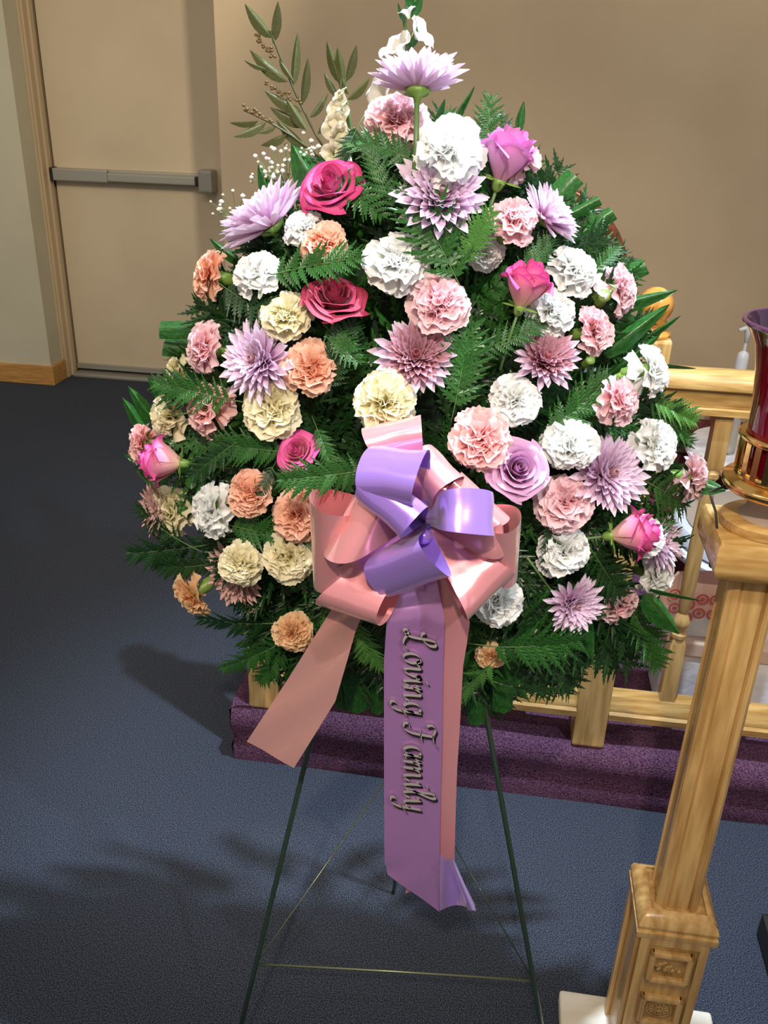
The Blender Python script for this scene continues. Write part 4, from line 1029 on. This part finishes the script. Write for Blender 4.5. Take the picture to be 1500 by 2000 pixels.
# kind, colour, x, y, width px, facing (right, up, to camera) or None, label, lift
FL = [
 ('mum', 'lilac', 815, 158, 205, (.04, .97, .16), 'lilac mum at the very top of the spray', .0),
 ('mum', 'lilac', 512, 418, 215, (-.52, .72, .36), 'lilac mum at the upper left below the olive sprigs', .0),
 ('mum', 'lilac', 860, 395, 205, (.02, .22, .95), 'lilac mum half hidden under the large white carnation', .022),
 ('mum', 'lilac', 1078, 418, 155, (.70, .45, .45), 'lilac mum at the upper right shoulder of the spray', .0),
 ('mum', 'lilac', 500, 708, 172, (-.50, .05, .85), 'lilac mum left of the orange carnation', .01),
 ('mum', 'dusky', 812, 695, 176, (.02, .10, .98), 'dusky-centred mum in the middle of the spray above the bow', .0),  # shade on this bloom is put into its dusky inner petals
 ('mum', 'dusky', 1066, 698, 152, (.18, .28, .92), 'lilac mum with dusky centre below the deep pink rosebud', .0),
 ('mum', 'lilac', 1190, 925, 185, (.42, .05, .88), 'large lilac mum at the right above the deep pink rose', .0),
 ('mum', 'brown', 458, 1125, 138, (-.40, -.35, .80), 'brownish mum under the small pale yellow carnation at the lower left', -.005),
 ('mum', 'lilac', 1118, 1180, 128, (.30, -.25, .85), 'lilac mum at the lower right left of the drooping pink carnation', .015),
 ('mum', 'lilac', 1290, 1058, 135, (.65, .05, .65), 'lilac mum at the right edge behind the double white carnation', .0),
 ('mum', 'brown', 302, 995, 120, (-.80, -.05, .45), 'brownish mum at the left edge behind a cream carnation', -.005),
 ('rose', 'magenta', 648, 372, 118, (-.25, .35, .85), 'open magenta rose at the upper left of the large white carnation', .0),
 ('rosebud', 'lilac', 978, 345, 104, (.28, .80, .45), 'lilac rosebud touching the large white carnation at the upper right', .02),
 ('rose', 'shaded', 655, 590, 118, (.10, .55, .70), 'shaded red rose between the peach and cream carnations', .0),
 ('rosebud', 'pink', 1015, 588, 92, (.25, .85, .45), 'deep pink rosebud standing left of a white carnation at the upper right', .02),
 ('rosebud', 'pink', 342, 905, 82, (-.98, .10, .15), 'pink rosebud lying sideways at the left edge', .02),
 ('rose', 'pink', 584, 884, 82, (-.30, .30, .85), 'small pink rose above the fern on the left of the bow', .0),
 ('rose', 'lavender', 1003, 918, 112, (.12, .12, .95), 'lavender rose right of the bow', .02),
 ('rosebud', 'pink', 1208, 1042, 92, (.90, .12, .35), 'deep pink rose facing right at the lower right', .02),
 ('c', 'pink', 772, 240, 126, (-.02, .38, .92), 'pale pink carnation highest, just below the top mum', .02),
 ('c', 'white', 870, 318, 142, (.0, .35, .92), 'largest white carnation near the top', .055),
 ('c', 'pink', 1022, 296, 105, (.60, .55, .45), 'pink carnation at the upper right behind the lilac rosebud', .0),
 ('c', 'white', 588, 440, 92, (-.35, .55, .70), 'white carnation between the upper left mum and the peach carnation', .0),
 ('c', 'peach', 636, 480, 96, (.05, .25, .90), 'peach carnation below the magenta rose', .01),
 ('c', 'white', 500, 530, 102, (-.35, .50, .75), 'flat white carnation on the left below the upper left mum', .01),
 ('c', 'peach', 398, 535, 98, (-.85, .20, .40), 'peach carnation at the upper left edge', .0),
 ('c', 'white', 772, 508, 132, (.0, .40, .90), 'white carnation in the upper middle above the pink one', .01),
 ('c', 'pink', 1002, 436, 106, (.30, .45, .80), 'pink carnation under the lilac rosebud at the upper right', .02),
 ('c', 'white', 950, 482, 84, (.10, .10, .95), 'half-hidden white carnation behind a fern at the upper right', -.02),
 ('c', 'white', 1126, 522, 112, (.50, .45, .70), 'white carnation at the upper right beside the chair back', .0),
 ('c', 'white', 1083, 605, 106, (.45, .20, .85), 'white carnation touching the deep pink rosebud', .0),
 ('c', 'pink', 856, 592, 126, (.0, .25, .95), 'pink carnation above the central mum', .01),
 ('c', 'cream', 562, 615, 108, (.0, .35, .90), 'cream carnation left of the shaded red rose', .01),
 ('c', 'peach', 606, 722, 112, (-.05, .0, 1.0), 'orange peach carnation right of the left-hand lilac mum', .01),
 ('c', 'blush', 1220, 566, 106, (.85, .15, .40), 'blush carnation at the right edge above the ball finial', .0),
 ('c', 'pink', 1168, 645, 98, (.70, .10, .60), 'pink carnation at the right under the upper white one', .0),
 ('c', 'white', 1272, 728, 108, (.85, .10, .45), 'white carnation in front of the newel post', .022),
 ('c', 'pink', 386, 682, 108, (-.85, .05, .45), 'pink carnation at the left beside the cut leaves', .0),
 ('c', 'cream', 332, 735, 92, (-.90, .05, .20), 'cream carnation half hidden at the left edge', -.02),
 ('c', 'salmon', 392, 797, 112, (-.75, .15, .55), 'salmon pink carnation at the left with a green calyx beside it', .0),
 ('c', 'cream', 322, 812, 104, (-.75, .05, .50), 'cream carnation above the sideways pink rosebud', .0),
 ('c', 'salmon', 270, 866, 84, (-.92, .05, .30), 'leftmost salmon pink carnation', .0),
 ('c', 'cream', 528, 798, 122, (-.15, .05, .98), 'large cream carnation below the left-hand lilac mum', .01),
 ('c', 'cream', 752, 788, 132, (.0, .20, .95), 'large cream carnation directly above the bow', .03),
 ('c', 'white', 1006, 780, 108, (.10, .20, .95), 'white carnation left of the dusky-centred mum at the right', .01),
 ('c', 'salmon', 931, 862, 126, (.0, .02, 1.0), 'deep-centred salmon pink carnation above the bow', .03),
 ('c', 'white', 1113, 864, 114, (.20, .10, .95), 'white carnation right of the lavender rose', .01),
 ('c', 'pink', 1207, 787, 104, (.70, .05, .65), 'pink carnation between two white ones at the right edge', .022),
 ('c', 'white', 1288, 866, 108, (.65, .15, .65), 'white carnation at the far right above the rightmost blush one', .0),
 ('c', 'blush', 1352, 932, 96, (.88, -.02, .40), 'rightmost blush carnation beside the brass lamp', .022),
 ('c', 'pink', 1102, 982, 116, (.15, .05, .97), 'pink carnation under the lavender rose', .01),
 ('c', 'white', 1262, 1042, 84, (.60, .15, .70), 'upper half of the double white carnation at the right edge', .02),
 ('c', 'white', 1284, 1120, 92, (.70, -.15, .65), 'lower white carnation of the pair at the right edge', .022),
 ('c', 'white', 1098, 1078, 108, (.15, -.05, .97), 'cream-edged white carnation below the pink one right of the bow', .01),
 ('c', 'white', 978, 1180, 104, (.25, -.25, .90), 'white carnation under the right loop of the bow', .01),
 ('c', 'pink', 1204, 1188, 98, (.45, -.50, .45), 'pink carnation drooping at the lower right', .022),
 ('c', 'apricot', 962, 1288, 62, (.10, -.35, .80), 'small apricot bloom peeping from the bottom fern', -.02),
 ('c', 'white', 408, 995, 112, (-.80, .0, .50), 'white carnation seen side-on at the left beside the peach one', .01),
 ('c', 'peach', 482, 965, 104, (-.50, .0, .80), 'peach carnation left of the fern that covers the bow', .01),
 ('c', 'peach', 582, 1005, 112, (-.10, .0, .98), 'peach carnation touching the left side of the bow', .0),
 ('c', 'cream', 325, 1000, 104, (-.60, -.10, .60), 'pale yellow carnation at the left edge over a brownish mum', .01),
 ('c', 'cream', 474, 1100, 92, (-.25, -.10, .90), 'small pale yellow carnation over the brownish mum', .035),
 ('c', 'cream', 563, 1088, 106, (-.15, -.10, .95), 'pale yellow carnation left of the bow', .01),
 ('c', 'apricot', 366, 1170, 98, (-.62, -.45, .20), 'apricot carnation drooping at the lower left edge', .0),
 ('c', 'apricot', 573, 1236, 84, (-.10, -.25, .92), 'lowest apricot carnation beside the left ribbon tail', .01),
]
CATN = {'mum': ('chrysanthemum', 'flower'), 'rose': ('rose', 'flower'), 'rosebud': ('rose', 'flower'), 'c': ('carnation', 'flower')}
for i, (kind, colr, px, py, wpx, fc, lab, lift) in enumerate(FL):
    p, n, t = hit(px, py)
    if fc is not None: n = fc[0] * CX + fc[1] * CY + fc[2] * CZ; n = n / np.linalg.norm(n)
    if i == 0: p = onY(px, py, 1.16)
    dep = abs((p - CAM) @ CZ)
    R_ = wpx / FPX * dep * .5
    if kind in ('rose', 'rosebud'): R_ *= .86
    back = {'mum': .35, 'rose': .55, 'rosebud': .62, 'c': .40}[kind] * R_
    p = p + (lift + .014) * CZ - n * back
    if i == 0: p = onY(px, py + 20, 1.16)
    root = empty(CATN[kind][0], p, lab, 'flower', None, aim(n, (i * 2.4) % 6.28), R_)
    if kind == 'mum': mum(root, colr, i)
    elif kind == 'rose': rose(root, colr, i)
    elif kind == 'rosebud': root.scale = (R_ * 1.4, R_ * 1.4, R_ * 1.75); rose(root, colr, i, True)
    else: carn(root, colr, i)
    if i == 0:
        pass
# loose carnation buds
for (px, py, wpx, fc, lab) in ((428, 800, 42, (.9, .1, .3), 'green carnation bud right of the salmon pink carnation on the left'), (1228, 735, 34, (.8, .1, .4), 'green carnation bud left of the white carnation by the newel'),
                               (1178, 580, 46, (.1, .2, .9), 'green carnation bud beside the blush carnation'), (1150, 705, 34, (.2, .2, .9), 'green carnation bud right of the dusky-centred mum')):
    p, n, t = hit(px, py); n = fc[0] * CX + fc[1] * CY + fc[2] * CZ
    root = empty('carnation_bud', p + .01 * CZ, lab, 'flower bud', None, aim(n), wpx / FPX * 1.2 * .9)
    obj('calyx', CALYX, root); obj('stem', STEM, root)

# ------------------------------------------------------------------ ribbon bow
bw = empty('ribbon_bow', onY(825, 1010, 1.0), 'pink and violet satin ribbon bow with long tails', 'bow')
BO = onY(826, 1015, 1.000)
def loop(p1, p2, y, m, thick=.022, name='loop', y2=None, oy=0., tight=.012, fold=0, side=1, label=None):
    a, b = onY(*p1, y), onY(*p2, y if y2 is None else y2)
    wdir = (b - a); wl = np.linalg.norm(wdir); wd = wdir / wl
    tipc = (a + b) / 2; ax = tipc - BO; ax /= np.linalg.norm(ax)
    bd = np.cross(ax, wd); bd /= np.linalg.norm(bd)
    if bd @ CZ < 0: bd = -bd
    ns, nt = 30, 7; P = []; UVs = []
    for i in range(ns):
        s = i / (ns - 1); th = PI * s
        rr = math.sin(th) ** .75 if 0 < s < 1 else 0
        h = thick * math.sin(2 * th) * (1.0 if s < .5 else .8) * side
        row = []; ru = []
        for j in range(nt):
            t_ = j / (nt - 1)
            O = BO + wd * (t_ - .5) * tight + np.array([0, oy, 0])
            T = a + (b - a) * t_
            k = rr ** .8
            q = O * (1 - k) + T * k + bd * (h + fold * math.sin(t_ * PI) * (1 - rr) * .5 + .0013 * math.sin(t_ * 7 + s * 5) * math.sin(th))
            row.append(q); ru.append((t_, s))
        P.append(row); UVs.append(ru)
    return part(MB().grid(P, UVs), name, m, bw, smooth=True, label=label)
PK, VI = M_rpink, M_rpurp
loop((706, 838), (822, 812), 1.000, PK, .026, label='pink loop', oy=.01)
loop((828, 870), (892, 935), .995, PK, .026, y2=.960, label='pink loop', oy=.01)
loop((900, 925), (995, 1015), .990, PK, .024, y2=.970, label='pink loop', oy=.01)
loop((1018, 1012), (1010, 1130), .965, PK, .030, y2=.99, label='pink loop', oy=.01)
loop((1004, 1122), (912, 1212), .975, PK, .030, y2=.945, label='pink loop')
loop((604, 972), (612, 1142), .965, PK, .030, y2=.99, label='pink loop', oy=.01)
loop((702, 965), (636, 1090), .965, PK, .030, y2=.940, label='pink loop')
loop((622, 1182), (742, 1222), .980, PK, .032, y2=.945, label='pink loop')
loop((980, 1020), (985, 1085), .955, PK, .018, label='pink loop')
loop((640, 1105), (690, 1165), .975, PK, .02, label='pink loop')
loop((800, 900), (905, 955), .985, PK, .018, label='pink loop')
loop((704, 895), (822, 905), .955, VI, .036, y2=.918, label='violet loop')
loop((704, 940), (800, 1025), .935, VI, .026, y2=.905, label='violet loop')
loop((940, 955), (942, 1045), .930, VI, .036, y2=.900, label='violet loop')
loop((735, 1155), (858, 1112), .935, VI, .034, y2=.900, label='violet loop')
part(MB().lathe([(.002, -.010), (.009, -.006), (.011, 0), (.009, .006), (.002, .010)], BO + np.array([0, -.03, -.008]), 14), 'knot', VI, bw, smooth=True)
# tails
def tail(c_pts, w_px, m, name, label, cut=.0, curl=None):
    """c_pts: list of (xl, yl, xr, yr, y)"""
    P = []; UVs = []; n = len(c_pts)
    for i, (xl, yl, xr, yr, y) in enumerate(c_pts):
        a, b = onY(xl, yl, y), onY(xr, yr, y + (.0 if curl is None else curl[i]))
        P.append([a + (b - a) * t + CZ * .002 * math.sin(t * 7 + i) for t in np.linspace(0, 1, 7)]); UVs.append([(t, i / n) for t in np.linspace(0, 1, 7)])
    return part(MB().grid(P, UVs), name, m, bw, smooth=True, label=label)
def interp(rows, k=5):
    out = []
    for i in range(len(rows) - 1):
        for j in range(k): out.append(tuple(a + (b - a) * j / k for a, b in zip(rows[i], rows[i + 1])))
    return out + [rows[-1]]
tail(interp([(660, 1170, 720, 1170, 1.00), (632, 1215, 694, 1235, 1.0), (560, 1330, 655, 1370, 1.0), (482, 1448, 574, 1500, 1.0)]), 0, M_tailp, 'tail', 'pink tail spreading to the left')
tail(interp([(790, 1120, 850, 1120, 1.0), (756, 1200, 868, 1205, .975), (750, 1290, 866, 1290, .972), (750, 1500, 862, 1500, .972), (751, 1680, 858, 1690, .972), (757, 1708, 857, 1780, .972)]), 0, M_tailv, 'tail', 'mauve tail hanging in the middle',)
tail(interp([(800, 1100, 860, 1100, 1.01), (830, 1190, 918, 1215, 1.0), (820, 1300, 905, 1300, 1.0), (810, 1500, 893, 1500, 1.0), (800, 1690, 887, 1690, 1.0), (792, 1745, 887, 1700, 1.0)]), 0, M_rpink, 'tail', 'pink tail behind the mauve one')
# curled end of the mauve tail
Pq = []
for i, t in enumerate(np.linspace(0, 1, 12)):
    a = onY(858 + 10 * t, 1668 + 8 * t, .972 + .0 * t); 
    xs = 858 + 70 * t; yt = 1668 + 45 * t + 55 * t * t; yb = 1780 - 12 * math.sin(t * PI) + 0 * t
    dy = .972 - .018 * math.sin(t * PI * 1.4)
    Pq.append([onY(xs, yt + (yb - yt) * s, dy) for s in np.linspace(0, 1, 5)])
part(MB().grid(Pq), 'curled_end', M_rpurp, bw, smooth=True)
Pq = []
for i, t in enumerate(np.linspace(0, 1, 9)):
    w1 = .972 - .014 - .012 * math.sin(t * PI)
    Pq.append([onY(872 + 16 * t + 42 * s, 1672 + 10 * t * (1 - s) + 106 * s, w1 + .006 * s) for s in np.linspace(0, 1, 8)])
part(MB().grid(Pq), 'curled_end', M_rpurp, bw, smooth=True)

# ------------------------------------------------------------------ lettering: script strokes in a (x along the line, y up) frame
def cr(pts, n=7):
    pts = [np.array(p, float) for p in pts]; q = [2 * pts[0] - pts[1]] + pts + [2 * pts[-1] - pts[-2]]; out = []
    for i in range(1, len(q) - 2):
        for k in range(n):
            t = k / n; out.append(.5 * (2 * q[i] + (q[i + 1] - q[i - 1]) * t + (2 * q[i - 1] - 5 * q[i] + 4 * q[i + 1] - q[i + 2]) * t * t + (-q[i - 1] + 3 * q[i] - 3 * q[i + 1] + q[i + 2]) * t ** 3))
    return out + [pts[-1]]
G = {
 'L': (1.15, [[(.10, 1.25), (.22, 1.05), (.50, 1.10), (.78, 1.45), (.80, 1.80), (.62, 1.88), (.50, 1.60), (.45, .90), (.38, .35), (.20, .02), (.02, .08), (.06, .28), (.28, .25), (.55, .05), (.85, .0), (1.10, .25)]]),
 'o': (.72, [[(.62, .95), (.42, 1.0), (.22, .75), (.18, .35), (.32, .02), (.55, .08), (.68, .45), (.62, .85), (.50, .95), (.62, .78), (.85, .85)]]),
 'v': (.72, [[(.05, .78), (.18, 1.0), (.28, .85), (.28, .30), (.38, .02), (.58, .25), (.70, .65), (.66, .98), (.72, .80), (.90, .85)]]),
 'i': (.42, [[(.05, .70), (.20, 1.0), (.22, .45), (.28, .05), (.45, .12), (.52, .35)], [(.27, 1.32), (.30, 1.42)]]),
 'n': (.86, [[(.05, .70), (.18, 1.0), (.20, .5), (.18, .0)], [(.20, .55), (.40, .95), (.58, .95), (.60, .5), (.64, .06), (.80, .08), (.92, .35)]]),
 'g': (.80, [[(.66, .88), (.45, 1.0), (.22, .75), (.20, .32), (.36, .02), (.58, .20), (.68, .60)], [(.70, 1.0), (.66, .40), (.62, -.30), (.45, -.70), (.20, -.72), (.18, -.50), (.45, -.25), (.90, .20)]]),
 'F': (1.15, [[(.12, 1.35), (.05, 1.62), (.25, 1.85), (.60, 1.72), (.95, 1.75), (1.20, 1.92)], [(.66, 1.74), (.62, 1.1), (.55, .45), (.35, .03), (.08, .05), (.05, .30), (.22, .34)], [(.35, .95), (.62, 1.0), (.92, 1.05)]]),
 'a': (.82, [[(.64, .88), (.45, 1.0), (.22, .75), (.20, .32), (.36, .02), (.56, .20), (.66, .60)], [(.68, 1.0), (.64, .40), (.70, .04), (.86, .20)]]),
 'm': (1.20, [[(.05, .70), (.18, 1.0), (.20, .5), (.18, .0)], [(.20, .55), (.38, .95), (.52, .92), (.54, .4), (.52, .0)], [(.54, .55), (.74, .95), (.90, .92), (.92, .4), (.98, .05), (1.14, .10), (1.25, .35)]]),
 'l': (.46, [[(.05, .35), (.30, 1.0), (.48, 1.65), (.36, 1.85), (.22, 1.55), (.20, .60), (.26, .06), (.44, .10), (.54, .35)]]),
 'y': (.80, [[(.05, .75), (.18, 1.0), (.24, .60), (.28, .12), (.46, .05), (.62, .40)], [(.70, 1.0), (.66, .40), (.60, -.30), (.42, -.70), (.18, -.72), (.16, -.50), (.45, -.25), (.90, .15)]]),
 ' ': (.45, []),
}
def text_mesh(txt, nib, thick, name, m, off=(0, 0), x_end=None):
    mb = MB(); x = 0
    tot = sum(G[c][0] for c in txt)
    for c in txt:
        adv, strokes = G[c]
        for st_ in strokes:
            pts = cr([(p[0] + x + .10 * p[1], p[1]) for p in st_], 6)
            nv = np.array([nib * .85, nib * .45])
            P = []
            for q in pts:
                a, b = q - nv * .5, q + nv * .5
                P.append([a, b])
            V3 = []
            for a, b in P:
                V3.append([m3(a, tot, off, 0), m3(a, tot, off, thick), m3(b, tot, off, thick), m3(b, tot, off, 0)])
            mb.grid(V3, closed=True)
            n0 = len(mb.v) - 4 * len(V3); mb.f.append((n0, n0 + 1, n0 + 2, n0 + 3)); e0 = len(mb.v) - 4; mb.f.append((e0 + 3, e0 + 2, e0 + 1, e0))
        x += adv
    return mb
def m3(q, tot, off, h):
    """reading direction runs down the ribbon, letter tops point right"""
    t = q[0] / tot; yy = 1228 + t * (1582 - 1228) + off[1]
    xx = 788 + q[1] * 34 + off[0]
    return onY(xx, yy, .9700 - h)
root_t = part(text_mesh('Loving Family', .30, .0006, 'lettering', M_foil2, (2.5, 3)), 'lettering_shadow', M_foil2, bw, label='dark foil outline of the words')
part(text_mesh('Loving Family', .18, .0014, 'lettering', M_silver), 'lettering', M_silver, bw, label='silver script lettering reading Loving Family')
